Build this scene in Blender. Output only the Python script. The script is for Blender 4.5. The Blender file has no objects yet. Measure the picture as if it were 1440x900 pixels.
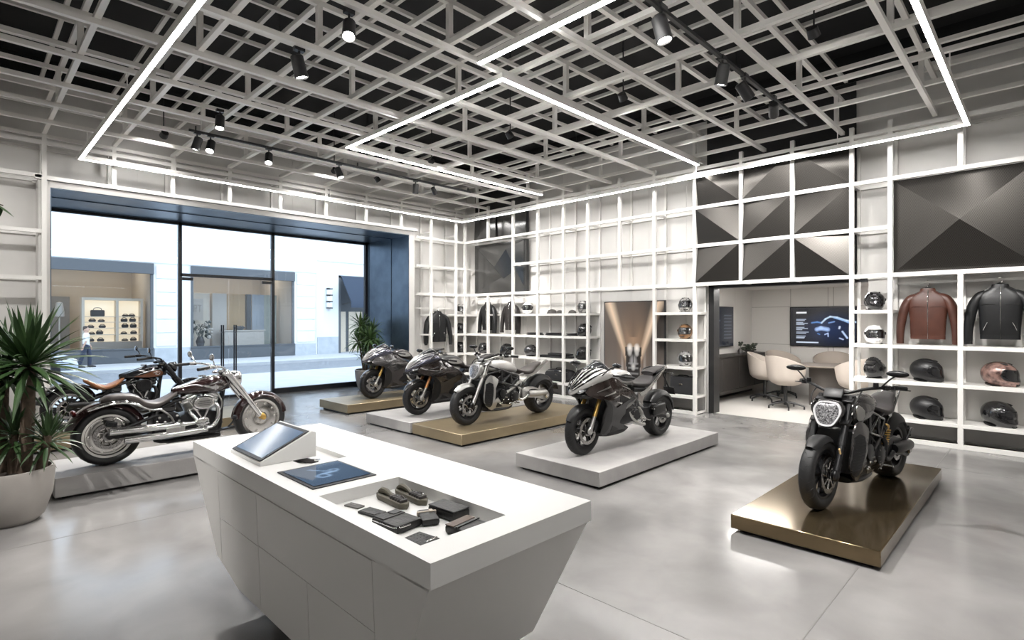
import bpy, bmesh, math, random
from mathutils import Vector, Matrix
random.seed(7)
PI = math.pi
SC = bpy.context.scene
COL = SC.collection
R = math.radians

# ---------------------------------------------------------------- materials
MATS = {}
def mat(name, col, rough=.5, metal=0., spec=None, coat=0., emit=None, estr=0., noise=None, bump=None, alpha=None, aniso=None):
    """principled material; noise=(scale, other colour, factor range), bump=(scale, strength)"""
    if name in MATS: return MATS[name]
    m = bpy.data.materials.new(name); m.use_nodes = True
    nt = m.node_tree; b = nt.nodes['Principled BSDF']
    b.inputs['Base Color'].default_value = (*col, 1)
    b.inputs['Roughness'].default_value = rough
    b.inputs['Metallic'].default_value = metal
    if spec is not None: b.inputs['Specular IOR Level'].default_value = spec
    if coat: b.inputs['Coat Weight'].default_value = coat; b.inputs['Coat Roughness'].default_value = .06
    if emit: b.inputs['Emission Color'].default_value = (*emit, 1); b.inputs['Emission Strength'].default_value = estr
    if alpha is not None: b.inputs['Alpha'].default_value = alpha
    tc = nt.nodes.new('ShaderNodeTexCoord')
    if noise:
        n = nt.nodes.new('ShaderNodeTexNoise'); n.inputs['Scale'].default_value = noise[0]; n.inputs['Detail'].default_value = 6
        r = nt.nodes.new('ShaderNodeValToRGB')
        r.color_ramp.elements[0].color = (*col, 1); r.color_ramp.elements[1].color = (*noise[1], 1)
        r.color_ramp.elements[0].position = .35; r.color_ramp.elements[1].position = .68
        nt.links.new(tc.outputs['Object'], n.inputs['Vector']); nt.links.new(n.outputs['Fac'], r.inputs['Fac'])
        nt.links.new(r.outputs['Color'], b.inputs['Base Color'])
    if bump:
        n2 = nt.nodes.new('ShaderNodeTexNoise'); n2.inputs['Scale'].default_value = bump[0]; n2.inputs['Detail'].default_value = 4
        bp = nt.nodes.new('ShaderNodeBump'); bp.inputs['Strength'].default_value = bump[1]; bp.inputs['Distance'].default_value = .01
        nt.links.new(tc.outputs['Object'], n2.inputs['Vector']); nt.links.new(n2.outputs['Fac'], bp.inputs['Height'])
        nt.links.new(bp.outputs['Normal'], b.inputs['Normal'])
    MATS[name] = m
    return m

def glass_mat(name, tint, gloss=1.0, rough=0.0):
    m = bpy.data.materials.new(name); m.use_nodes = True
    nt = m.node_tree; nt.nodes.clear()
    o = nt.nodes.new('ShaderNodeOutputMaterial'); mx = nt.nodes.new('ShaderNodeMixShader')
    t = nt.nodes.new('ShaderNodeBsdfTransparent'); t.inputs['Color'].default_value = (*tint, 1)
    g = nt.nodes.new('ShaderNodeBsdfGlossy'); g.inputs['Roughness'].default_value = rough
    f = nt.nodes.new('ShaderNodeFresnel'); f.inputs['IOR'].default_value = 1.45
    mu = nt.nodes.new('ShaderNodeMath'); mu.operation = 'MULTIPLY'; mu.inputs[1].default_value = gloss
    nt.links.new(f.outputs[0], mu.inputs[0]); nt.links.new(mu.outputs[0], mx.inputs[0])
    nt.links.new(t.outputs[0], mx.inputs[1]); nt.links.new(g.outputs[0], mx.inputs[2]); nt.links.new(mx.outputs[0], o.inputs[0])
    MATS[name] = m
    return m

def attr_mat(name, emit=0., rough=.35):
    """a flat printed or lit picture whose colours are stored on the mesh"""
    m = bpy.data.materials.new(name); m.use_nodes = True
    nt = m.node_tree; b = nt.nodes['Principled BSDF']
    a = nt.nodes.new('ShaderNodeAttribute'); a.attribute_name = 'picture'
    b.inputs['Roughness'].default_value = rough
    if emit:
        b.inputs['Base Color'].default_value = (.005, .005, .006, 1)
        nt.links.new(a.outputs['Color'], b.inputs['Emission Color']); b.inputs['Emission Strength'].default_value = emit
    else:
        nt.links.new(a.outputs['Color'], b.inputs['Base Color'])
    MATS[name] = m
    return m

# ---------------------------------------------------------------- mesh builder
def catmull(P, k=4, closed=False):
    P = [Vector(p) for p in P]; n = len(P); out = []
    if n < 3 or k < 2: return P
    rng = range(n if closed else n - 1)
    for i in rng:
        if closed: a, b, c, d = P[(i-1) % n], P[i], P[(i+1) % n], P[(i+2) % n]
        else: a, b, c, d = P[max(i-1, 0)], P[i], P[i+1], P[min(i+2, n-1)]
        for j in range(k):
            t = j / k; t2 = t*t; t3 = t2*t
            out.append(.5*((2*b) + (c-a)*t + (2*a-5*b+4*c-d)*t2 + (3*b-a-3*c+d)*t3))
    if not closed: out.append(P[-1])
    return out

class MB:
    def __init__(s): s.bm = bmesh.new()
    def ring(s, pts): return [s.bm.verts.new(p) for p in pts]
    def face(s, vs):
        try: return s.bm.faces.new(vs)
        except ValueError: return None
    def bridge(s, a, b):
        n = len(a)
        for i in range(n): s.face((a[i], a[(i+1) % n], b[(i+1) % n], b[i]))
    def loft(s, rings, caps=True, close=False):
        rr = [s.ring(r) for r in rings]
        for a, b in zip(rr, rr[1:]): s.bridge(a, b)
        if close: s.bridge(rr[-1], rr[0])
        elif caps: s.face(rr[0][::-1]); s.face(rr[-1])
        return s
    def strip(s, rows):
        rr = [s.ring(r) for r in rows]
        for a, b in zip(rr, rr[1:]):
            for i in range(len(a)-1): s.face((a[i], a[i+1], b[i+1], b[i]))
        return s
    def box(s, c, d, bevel=0., rot=None, seg=1):
        r = bmesh.ops.create_cube(s.bm, size=1)
        vs = r['verts']
        M = Matrix.Translation(c) @ (rot if rot is not None else Matrix.Identity(4)) @ Matrix.Diagonal((*d, 1))
        bmesh.ops.transform(s.bm, matrix=M, verts=vs)
        if bevel:
            es = list({e for v in vs for e in v.link_edges})
            bmesh.ops.bevel(s.bm, geom=es, offset=bevel, segments=seg, affect='EDGES', profile=.5)
        return s
    def b2(s, lo, hi, bevel=0.):
        return s.box([(a+b)/2 for a, b in zip(lo, hi)], [abs(b-a) for a, b in zip(lo, hi)], bevel)
    def cyl(s, p0, p1, r0, r1=None, n=14, caps=True):
        r1 = r0 if r1 is None else r1
        p0, p1 = Vector(p0), Vector(p1); d = (p1-p0).normalized()
        u = d.orthogonal().normalized(); v = d.cross(u)
        f = lambda p, r: [p + (u*math.cos(2*PI*i/n) + v*math.sin(2*PI*i/n))*r for i in range(n)]
        return s.loft([f(p0, r0), f(p1, r1)], caps)
    def tube(s, P, r, n=8, k=4, caps=True, flat=1.):
        pts = catmull(P, k); m = len(pts)
        if isinstance(r, (int, float)): rad = [r]*m
        else:
            rad = []
            for i in range(m):
                t = i/(m-1)*(len(r)-1); j = min(int(t), len(r)-2); rad.append(r[j] + (r[j+1]-r[j])*(t-j))
        rings = []; u = None
        for i, p in enumerate(pts):
            d = (pts[min(i+1, m-1)] - pts[max(i-1, 0)])
            d = d.normalized() if d.length > 1e-9 else Vector((0, 0, 1))
            u = d.orthogonal().normalized() if u is None else (u - d*u.dot(d)).normalized()
            v = d.cross(u)
            rings.append([p + (u*math.cos(2*PI*a/n) + v*math.sin(2*PI*a/n)*flat)*rad[i] for a in range(n)])
        return s.loft(rings, caps)
    def lathe(s, prof, c=(0, 0, 0), n=32, axis='Y', closed=False, ang=2*PI):
        """prof: (radius, along-axis) points"""
        full = abs(ang-2*PI) < 1e-6
        rows = []
        for i in range(n if full else n+1):
            a = ang*i/n; ca, sa = math.cos(a), math.sin(a)
            if axis == 'Y': rows.append([(c[0]+r*ca, c[1]+h, c[2]+r*sa) for r, h in prof])
            elif axis == 'Z': rows.append([(c[0]+r*ca, c[1]+r*sa, c[2]+h) for r, h in prof])
            else: rows.append([(c[0]+h, c[1]+r*ca, c[2]+r*sa) for r, h in prof])
        rr = [s.ring(r) for r in rows]
        pairs = list(zip(rr, rr[1:])) + ([(rr[-1], rr[0])] if full else [])
        m = len(prof)
        for a, b in pairs:
            for i in range(m if closed else m-1):
                j = (i+1) % m; s.face((a[i], a[j], b[j], b[i]))
        return s
    def disc(s, c, r, t, n=24, axis='Y', hole=0.):
        p = [(max(hole, 1e-4), -t/2), (r, -t/2), (r, t/2), (max(hole, 1e-4), t/2)]
        return s.lathe(p, c, n, axis, closed=True)
    def plate(s, poly, y0, y1, k=0, plane='XZ', bevel=0.):
        P = [(p[0], 0, p[1]) for p in poly]
        if k: P = [tuple(v) for v in catmull(P, k, True)]
        if plane == 'XZ': f = lambda p, y: (p[0], y, p[2])
        elif plane == 'YZ': f = lambda p, y: (y, p[0], p[2])
        else: f = lambda p, y: (p[0], p[2], y)
        a = s.ring([f(p, y0) for p in P]); b = s.ring([f(p, y1) for p in P])
        s.bridge(a, b); f1 = s.face(a[::-1]); f2 = s.face(b)
        if bevel and f1 and f2:
            es = list(set(f1.edges) | set(f2.edges))
            bmesh.ops.bevel(s.bm, geom=es, offset=bevel, segments=2, affect='EDGES', profile=.5)
        return s
    def sheet(s, poly, yfun, th=.012, k=3, sub=3):
        """a curved panel: a side-view outline bent onto y = yfun(x, z)"""
        P = [(p[0], 0, p[1]) for p in poly]
        if k: P = [tuple(v) for v in catmull(P, k, True)]
        t = bmesh.new(); f = t.faces.new([t.verts.new(p) for p in P])
        bmesh.ops.triangulate(t, faces=[f])
        for _ in range(sub):
            es = [e for e in t.edges if e.calc_length() > .07]
            if not es: break
            bmesh.ops.subdivide_edges(t, edges=es, cuts=1)
            bmesh.ops.triangulate(t, faces=[q for q in t.faces if len(q.verts) > 3])
        t.verts.index_update()
        sg = 1 if yfun(P[0][0], P[0][2]) >= 0 else -1
        A = [s.bm.verts.new((v.co.x, yfun(v.co.x, v.co.z), v.co.z)) for v in t.verts]
        B = [s.bm.verts.new((v.co.x, yfun(v.co.x, v.co.z)-sg*th, v.co.z)) for v in t.verts]
        for q in t.faces:
            i = [v.index for v in q.verts]
            s.face([A[j] for j in i]); s.face([B[j] for j in i[::-1]])
        for e in t.edges:
            if len(e.link_faces) == 1:
                i, j = e.verts[0].index, e.verts[1].index
                s.face((A[i], A[j], B[j], B[i]))
        t.free(); return s
    def ball(s, c, r, nu=16, nv=10, rot=None):
        r = (r, r, r) if isinstance(r, (int, float)) else r
        q = bmesh.ops.create_uvsphere(s.bm, u_segments=nu, v_segments=nv, radius=1)
        M = Matrix.Translation(c) @ (rot if rot is not None else Matrix.Identity(4)) @ Matrix.Diagonal((*r, 1))
        bmesh.ops.transform(s.bm, matrix=M, verts=q['verts']); return s
    def body(s, secs, n=20, k=4, caps=True):
        """secs: (x, z, half width, up, down, exponent) stations along x, blended smoothly"""
        S = [list(q)+[2.4]*(6-len(q)) for q in secs]
        V = []
        a = catmull([q[0:3] for q in S], k); b = catmull([q[3:6] for q in S], k)
        for p, q in zip(a, b): V.append((p[0], p[1], max(p[2], .002), max(q[0], .002), max(q[1], .002), max(q[2], 1.2)))
        rings = []
        for x, z, w, up, dn, e in V:
            rg = []
            for i in range(n):
                t = 2*PI*i/n; c, d = math.cos(t), math.sin(t)
                h = up if d >= 0 else dn
                rg.append((x, w*math.copysign(abs(c)**(2/e), c), z + h*math.copysign(abs(d)**(2/e), d)))
            rings.append(rg)
        return s.loft(rings, caps)
    def arcfender(s, c, r, w, a0, a1, th=.01, drop=.05, n=28, m=9, taper=1.):
        """mudguard over a wheel: c=(x,z); r(angle 0..1) may be a number; angles in degrees from +x upward"""
        rings = []
        for i in range(n+1):
            t = i/n; a = R(a0+(a1-a0)*t); ww = w*(1-(1-taper)*abs(2*t-1)**2.5)
            rad = r(t) if callable(r) else r
            outer, inner = [], []
            for j in range(m+1):
                q = -1+2*j/m; y = ww*.5*q
                dr = -drop*abs(q)**4
                outer.append((c[0]+(rad+dr)*math.cos(a), y, c[1]+(rad+dr)*math.sin(a)))
                inner.append((c[0]+(rad+dr-th)*math.cos(a), y*(1-2*th/ww), c[1]+(rad+dr-th)*math.sin(a)))
            rings.append(outer+inner[::-1])
        return s.loft(rings)
    def xf(s, M):
        bmesh.ops.transform(s.bm, matrix=M, verts=s.bm.verts[:]); return s
    def mirror_y(s):
        g = bmesh.ops.duplicate(s.bm, geom=s.bm.verts[:]+s.bm.edges[:]+s.bm.faces[:])
        vs = [e for e in g['geom'] if isinstance(e, bmesh.types.BMVert)]
        for v in vs: v.co.y = -v.co.y
        bmesh.ops.reverse_faces(s.bm, faces=[e for e in g['geom'] if isinstance(e, bmesh.types.BMFace)])
        return s
    def obj(s, name, m, parent=None, loc=None, rot=None, angle=38, flat=False):
        bm = s.bm
        bmesh.ops.recalc_face_normals(bm, faces=bm.faces[:])
        me = bpy.data.meshes.new(name); bm.to_mesh(me); bm.free()
        if m is not None:
            for q in (m if isinstance(m, (list, tuple)) else [m]): me.materials.append(q)
        if not flat:
            me.polygons.foreach_set('use_smooth', [True]*len(me.polygons))
            me.set_sharp_from_angle(angle=R(angle))
        o = bpy.data.objects.new(name, me); COL.objects.link(o)
        if parent is not None: o.parent = parent
        if loc is not None: o.location = loc
        if rot is not None: o.rotation_euler = rot
        return o

def tag(o, label=None, cat=None, group=None, kind=None):
    if label: o['label'] = label
    if cat: o['category'] = cat
    if group: o['group'] = group
    if kind: o['kind'] = kind
    return o
def thing(name, label, cat, loc=(0, 0, 0), rz=0., group=None, scale=1.):
    o = bpy.data.objects.new(name, None); COL.objects.link(o)
    o.empty_display_size = .2
    o.location = loc; o.rotation_euler = (0, 0, rz); o.scale = (scale,)*3
    return tag(o, label, cat, group)
def struct(o, label, cat): return tag(o, label, cat, kind='structure')
def kids(o): return [c for c in bpy.data.objects if c.parent == o]
def copy_tree(o, label=None, loc=None, rz=None, scale=None, top=True):
    c = o.copy(); COL.objects.link(c)
    if top:
        if label: c['label'] = label
        if loc is not None: c.location = loc
        if rz is not None: c.rotation_euler = (0, 0, rz)
        if scale is not None: c.scale = (scale,)*3
    for ch in list(o.children):
        d = copy_tree(ch, top=False); d.parent = c
    return c
def picture(name, w, h, nu, nv, fn, m, parent=None, loc=(0, 0, 0), rot=(0, 0, 0), th=.004):
    """upright flat panel in XZ facing -Y with per-corner colours fn(u, v), u right, v up"""
    vs, fs = [], []
    for j in range(nv+1):
        for i in range(nu+1): vs.append((w*(i/nu-.5), -th/2, h*j/nv))
    for j in range(nv):
        for i in range(nu):
            a = j*(nu+1)+i; fs.append((a, a+1, a+nu+2, a+nu+1))
    b = len(vs); vs += [(-w/2, th/2, 0), (w/2, th/2, 0), (w/2, th/2, h), (-w/2, th/2, h)]
    fs.append((b+3, b+2, b+1, b))
    me = bpy.data.meshes.new(name); me.from_pydata(vs, [], fs)
    ca = me.color_attributes.new('picture', 'FLOAT_COLOR', 'CORNER')
    for p in me.polygons:
        for li in p.loop_indices:
            v = me.vertices[me.loops[li].vertex_index].co
            c = fn(v.x/w+.5, v.z/h) if p.index < nu*nv else (.02, .02, .02)
            ca.data[li].color = (*c, 1)
    me.materials.append(m)
    o = bpy.data.objects.new(name, me); COL.objects.link(o); o.parent = parent
    o.location = loc; o.rotation_euler = rot
    return o
def RX(a): return Matrix.Rotation(R(a), 4, 'X')
def RY(a): return Matrix.Rotation(R(a), 4, 'Y')
def RZ(a): return Matrix.Rotation(R(a), 4, 'Z')
# ---------------------------------------------------------------- camera, render look
EYE = 1.9
cam_d = bpy.data.cameras.new('camera'); cam = bpy.data.objects.new('camera', cam_d); COL.objects.link(cam)
cam_d.sensor_width = 36; cam_d.lens = 36*768/1440; cam_d.clip_start = .05; cam_d.clip_end = 300
cam.location = (0, 0, EYE); cam.rotation_euler = (R(90), 0, math.atan2(.7021, .7121))
SC.camera = cam
SC.view_settings.view_transform = 'Standard'; SC.view_settings.look = 'None'
SC.view_settings.gamma = 1; SC.view_settings.use_curve_mapping = False
SC.view_settings.exposure = .90
cy = SC.cycles
cy.use_denoising = True
cy.max_bounces = 9; cy.diffuse_bounces = 4; cy.glossy_bounces = 4; cy.transparent_max_bounces = 12; cy.transmission_bounces = 4
cy.sample_clamp_indirect = 6; cy.caustics_reflective = False; cy.caustics_refractive = False

W = bpy.data.worlds.new('daylight'); SC.world = W; W.use_nodes = True
W.node_tree.nodes['Background'].inputs[0].default_value = (.78, .88, 1., 1)
W.node_tree.nodes['Background'].inputs[1].default_value = 1.75

# ---------------------------------------------------------------- materials of the place
m_white = mat('white_paint_metal', (.79, .775, .745), .42)
m_grid = mat('ceiling_bar_paint', (.82, .80, .765), .45)
m_wall = mat('wall_panel_white', (.72, .705, .68), .6, noise=(1.3, (.66, .645, .625)))
m_black = mat('ceiling_black', (.012, .012, .013), .8)
m_kick = mat('plinth_grey', (.34, .33, .32), .5)
m_steel = mat('portal_steel', (.12, .165, .22), .30, metal=.7, noise=(2.2, (.075, .11, .155)))
m_frame = mat('window_frame_black', (.018, .02, .025), .4)
m_led = mat('led_diffuser', (1, 1, 1), .5, emit=(1, .978, .95), estr=46)
m_led2 = mat('led_diffuser_soft', (1, 1, 1), .5, emit=(1, .978, .95), estr=22)
m_glass = glass_mat('shopfront_glass', (.93, .97, 1.), .8)
m_blackmetal = mat('black_metal', (.014, .014, .015), .4)
m_room = mat('meeting_wall', (.66, .645, .625), .55)
m_roomfloor = mat('meeting_floor', (.40, .385, .365), .45)
m_lamp = mat('spot_lens', (1, 1, 1), .3, emit=(1, .96, .9), estr=30)

def concrete_floor():
    m = bpy.data.materials.new('polished_concrete'); m.use_nodes = True
    nt = m.node_tree; b = nt.nodes['Principled BSDF']; L = nt.links.new
    tc = nt.nodes.new('ShaderNodeTexCoord')
    def nz(sc, det, dist=0.):
        n = nt.nodes.new('ShaderNodeTexNoise'); n.inputs['Scale'].default_value = sc
        n.inputs['Detail'].default_value = det; n.inputs['Distortion'].default_value = dist
        L(tc.outputs['Object'], n.inputs['Vector']); return n
    def ramp(src, a, ca, z, cz):
        r = nt.nodes.new('ShaderNodeValToRGB'); r.color_ramp.elements[0].position = a; r.color_ramp.elements[0].color = (*ca, 1)
        r.color_ramp.elements[1].position = z; r.color_ramp.elements[1].color = (*cz, 1); L(src, r.inputs[0]); return r
    n1 = nz(.42, 7, .5); n2 = nz(1.9, 7, .4)
    c1 = ramp(n1.outputs['Fac'], .30, (.155, .151, .148), .70, (.265, .258, .252))
    c2 = ramp(n2.outputs['Fac'], .28, (.84, .84, .84), .72, (1.08, 1.08, 1.08))
    mx = nt.nodes.new('ShaderNodeMix'); mx.data_type = 'RGBA'; mx.blend_type = 'MULTIPLY'; mx.inputs[0].default_value = 1
    L(c1.outputs[0], mx.inputs[6]); L(c2.outputs[0], mx.inputs[7])
    L(mx.outputs[2], b.inputs['Base Color'])
    rr = ramp(n2.outputs['Fac'], .3, (.13, .13, .13), .7, (.24, .24, .24)); L(rr.outputs[0], b.inputs['Roughness'])
    b.inputs['Specular IOR Level'].default_value = .55
    return m
m_floor = concrete_floor()

XL, YR = -12.12, 10.34            # front planes of the two lattice walls
XW, YW = -12.62, 10.84            # the walls behind them
HC = 6.0; HB = 6.5

# ---------------------------------------------------------------- floor, ceiling, walls
struct(MB().b2((-14.45, -4, -.12), (4, YW+.02, 0)).obj('floor', m_floor), 'grey polished concrete floor of the showroom', 'floor')
o = MB()
for x, y0, y1 in ((-6.15, -4, YW), (-1.05, -4, YW)): o.b2((x-.004, y0, .0), (x+.004, y1, .0012))
for y in (3.05, 8.9): o.b2((-12.1, y-.004, .0), (4, y+.004, .0012))
struct(o.obj('trim_floor_joint', mat('floor_joint', (.13, .127, .12), .6)), 'thin saw-cut joint lines in the concrete floor', 'floor joint')
struct(MB().b2((-12.82, -4.2, HB), (4.2, YW+.2, HB+.15)).b2((-12.82, -4.2, HC), (XW, YW+.2, HB)).b2((-12.82, YW, HC), (4.2, YW+.2, HB)).b2((4, -4.2, HC), (4.2, YW+.2, HB)).b2((-12.82, -4.2, HC), (4.2, -4, HB)).obj('ceiling', m_black), 'black ceiling above the white lattice', 'ceiling')
w = MB().b2((-12.82, -4, 0), (XW, .97, HC)).b2((-12.82, 8.57, 0), (XW, YW+.2, HC)).b2((-12.82, .97, 4.30), (XW, 8.57, HC))
for y in (.5, 1.55, 2.45, 3.45, 4.5, 5.5, 6.6, 7.7, 8.65, 9.55):
    w.b2((XW, y-.006, 4.3 if y > .97 and y < 8.57 else 0), (XW+.004, y+.006, HC))
struct(w.obj('wall_window_side', m_wall), 'off-white panelled wall around the shop window', 'wall')
w = MB().b2((XW, YW, 0), (-4.98, YW+.18, HC)).b2((-2.2, YW, 0), (4.2, YW+.18, HC)).b2((-4.98, YW, 2.62), (-2.2, YW+.18, HC))
for x in (-11.6, -10.6, -9.7, -8.85, -8.05, -7.25, -6.4, -5.5): w.b2((x-.006, YW-.004, 0), (x+.006, YW, HC))
struct(w.obj('wall_shelf_side', m_wall), 'off-white panelled wall behind the display shelving', 'wall')
struct(MB().b2((-12.82, -4.2, 0), (4.2, -4, HC)).obj('wall_rear', m_wall), 'off-white wall behind the viewer', 'wall')
struct(MB().b2((4, -4, 0), (4.2, YW+.2, HC)).obj('wall_far_side', m_wall), 'off-white side wall beyond the shelving', 'wall')
# dark lining behind the upper folded panels
struct(MB().b2((-5.02, YW-.05, 2.66), (-2.37, YW-.01, 5.98)).obj('trim_dark_lining', mat('dark_lining', (.02, .02, .021), .6)), 'black lining above the meeting room doorway', 'wall lining')

# steel portal round the shop window
p = MB()
p.b2((-14.42, .97, 4.15), (XL-.05, 8.57, 4.30)); p.b2((-14.42, 8.42, 0), (XL-.05, 8.57, 4.15)); p.b2((-14.42, .97, 0), (XL-.05, 1.12, 4.15))
for x in (-13.0, -14.16):
    p.b2((x-.012, 8.405, .01), (x+.012, 8.42, 4.14)); p.b2((x-.012, 1.13, 4.135), (x+.012, 8.41, 4.15))
struct(p.obj('trim_window_portal', m_steel), 'deep dark blue steel reveal framing the shop window', 'window reveal')
struct(MB().b2((-12.16, 8.43, 0), (XL-.034, 8.60, 4.27)).b2((-12.16, .96, 0), (XL-.034, 1.105, 4.27)).b2((-12.16, 1.105, 4.165), (XL-.034, 8.43, 4.27)).b2((-12.62, 8.575, 0), (-12.161, 8.59, 4.3)).b2((-12.62, .95, 0), (-12.161, .965, 4.3)).obj('trim_portal_edge', m_wall), 'white edge trim around the steel window portal', 'trim')

# ---------------------------------------------------------------- shop window and glass doors
GX = -14.30
win = bpy.data.objects.new('window_1', None); COL.objects.link(win); struct(win, 'full height shop window with black frame', 'window')
f = MB()
for y in (1.15, 3.59, 5.70, 8.39): f.b2((GX-.05, y-.035, 0), (GX+.05, y+.035, 4.15))
f.b2((GX-.05, 1.12, 4.09), (GX+.05, 8.42, 4.15)); f.b2((GX-.05, 5.7, 0), (GX+.05, 8.42, .13)); f.b2((GX-.05, 1.12, 0), (GX+.05, 3.6, .13))
f.b2((GX-.05, 3.59, 2.91), (GX+.05, 5.7, 2.98))
f.obj('window_frame', m_frame, win)
for y0, y1, z0, z1 in ((1.18, 3.56, .13, 4.09), (5.73, 8.36, .13, 4.09), (3.62, 5.67, 2.98, 4.09)):
    MB().b2((GX-.004, y0, z0), (GX+.004, y1, z1)).obj('pane', m_glass, win)
for k, (y0, y1, hy) in enumerate(((3.635, 4.64, 4.50), (4.655, 5.66, 4.79))):
    d = bpy.data.objects.new('door_%d' % (k+1), None); COL.objects.link(d)
    struct(d, ('left' if k == 0 else 'right')+' leaf of the frameless glass entrance door', 'door')
    MB().b2((GX-.004, y0, .02), (GX+.004, y1, 2.9)).obj('door_leaf', m_glass, d)
    h = MB()
    for dx in (.07, -.07): h.b2((GX+dx-.016, hy-.014, .55), (GX+dx+.016, hy+.014, 1.78), .004)
    for z in (.75, 1.6): h.cyl((GX-.07, hy, z), (GX+.07, hy, z), .012, n=8)
    h.obj('door_handle', m_frame, d)
    MB().b2((GX-.03, y0, .005), (GX+.03, y1, .07)).b2((GX-.03, (y1-.22) if k else y0, 2.82), (GX+.03, y1 if k else y0+.22, 2.89)).obj('door_fitting', m_frame, d)

# ---------------------------------------------------------------- lattice on the shelf wall
LV = [.03, .35, .93, 1.49, 2.04, 2.61, 3.37, 4.13, 4.9]
BAR = .065
TOP = 5.06
lat = thing('display_shelving', 'white lattice display shelving running along the long right-hand wall', 'shelving')
def upright(x, z0, z1, levels, w=BAR):
    m = MB().b2((x-w/2, YR-w/2, z0), (x+w/2, YR+w/2, z1)); m.b2((x-.022, YW-.05, z0), (x+.022, YW-.006, z1))
    for z in levels:
        if z0-.01 <= z <= z1: m.b2((x-.022, YR+w/2, z-.022), (x+.022, YW-.05, z+.022))
    m.obj('upright', m_white, lat)
for x, z0, z1 in ((-12.12, 0, TOP), (-11.12, 0, 2.61), (-11.12, 4.13, TOP), (-10.15, 0, TOP), (-9.27, 0, TOP), (-8.43, 0, TOP), (-7.70, 0, TOP),
                  (-6.82, 2.61, TOP), (-5.96, 0, TOP), (-5.06, 0, TOP), (-4.14, 2.61, TOP), (-3.24, 2.61, TOP), (-2.33, 0, TOP), (-1.80, 0, TOP),
                  (-.94, 0, 2.61), (-.94, 4.13, TOP), (-.08, 0, TOP), (.80, 0, TOP), (1.7, 0, TOP)):
    upright(x, z0, z1, LV)
def rail(x0, x1, z, w=BAR, rear=True):
    m = MB().b2((x0, YR-w/2+.003, z-w/2), (x1, YR+w/2-.003, z+w/2))
    m.obj('rail', m_white, lat)
    if rear: MB().b2((x0, YW-.05, z-.022), (x1, YW-.006, z+.022)).obj('rear_rail', m_white, lat)
for z in (2.61, 4.13, 4.9): rail(-12.12, 1.7, z)
rail(-10.15, -7.70, 3.37); rail(-7.70, -5.06, 3.37); rail(-5.06, -2.33, 3.37, rear=False); rail(-2.33, -1.80, 3.37); rail(-.08, 1.7, 3.37)
for x0, x1 in ((-12.12, -7.70), (-5.96, -5.06), (-2.33, 1.7)):
    rail(x0, x1, .035)
    MB().b2((x0, YW-.14, .06), (x1, YW-.02, .33)).obj('plinth', m_kick, lat)
def shelf(x0, x1, z):
    MB().b2((x0+.02, YR-.036, z-.036), (x1-.02, YW-.01, z+.02), .003).obj('shelf_board', m_white, lat)
for x0, x1 in ((-12.12, -11.12), (-11.12, -10.15), (-10.15, -9.27), (-9.27, -8.43), (-8.43, -7.70), (-5.96, -5.06), (-2.33, -1.80), (-1.80, -.94), (-.94, -.08), (-.08, .8), (.8, 1.7)):
    for z in LV[1:5]:
        if z == 2.04 and (x0 in (-12.12, -11.12, -1.80, -.94)): continue
        shelf(x0, x1, z)
for x0, x1, z in ((-12.1, -9.9, 2.50), (-1.78, -.96, 2.49), (-.92, -.1, 2.49)):
    MB().b2((x0, 10.58, z-.018), (x1, 10.62, z+.018)).obj('hanging_rail', m_white, lat)

# lattice on the window wall
latl = thing('lattice_shelving', 'white lattice framing on the shop window wall and in the room corner', 'shelving')
def upl(y, z0, z1, levels, w=BAR):
    m = MB().b2((XL-w/2, y-w/2, z0), (XL+w/2, y+w/2, z1)); m.b2((XW+.006, y-.022, z0), (XW+.05, y+.022, z1))
    for z in levels:
        if z0-.01 <= z <= z1: m.b2((XW+.05, y-.022, z-.022), (XL-w/2, y+.022, z+.022))
    m.obj('upright', m_white, latl)
for y, z0 in ((10.0, 0), (9.12, 0), (8.15, 4.31), (7.12, 4.31), (6.06, 4.31), (5.0, 4.31), (3.95, 4.31), (2.92, 4.31), (1.99, 4.31), (1.02, 0) , (-.05, 0), (-1.1, 0)):
    upl(y, z0, TOP, LV+[4.31])
def raill(y0, y1, z, w=BAR):
    MB().b2((XL-w/2+.003, y0, z-w/2), (XL+w/2-.003, y1, z+w/2)).obj('rail', m_white, latl)
    MB().b2((XW+.006, y0, z-.022), (XW+.05, y1, z+.022)).obj('rear_rail', m_white, latl)
raill(-3, 10.3, 4.9); raill(.9, 8.66, 4.31)
for z in (2.61, 3.37, 4.13): raill(8.66, 10.3, z)
for z in (.035, 2.61, 3.4, 4.33): raill(-3, 1.0, z)
raill(8.66, 10.3, .035)
for z in (.35, .93, 1.49, 2.04):
    MB().b2((XW+.01, 10.02, z-.036), (XL+.03, YW-.01, z+.02)).obj('shelf_board', m_white, latl)
MB().b2((XW+.01, 8.68, .31), (XL+.03, 9.98, .37)).obj('shelf_board', m_white, latl)
MB().b2((-12.40, 8.68, 2.21), (-12.36, 10.0, 2.25)).obj('hanging_rail', m_white, latl)

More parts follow.
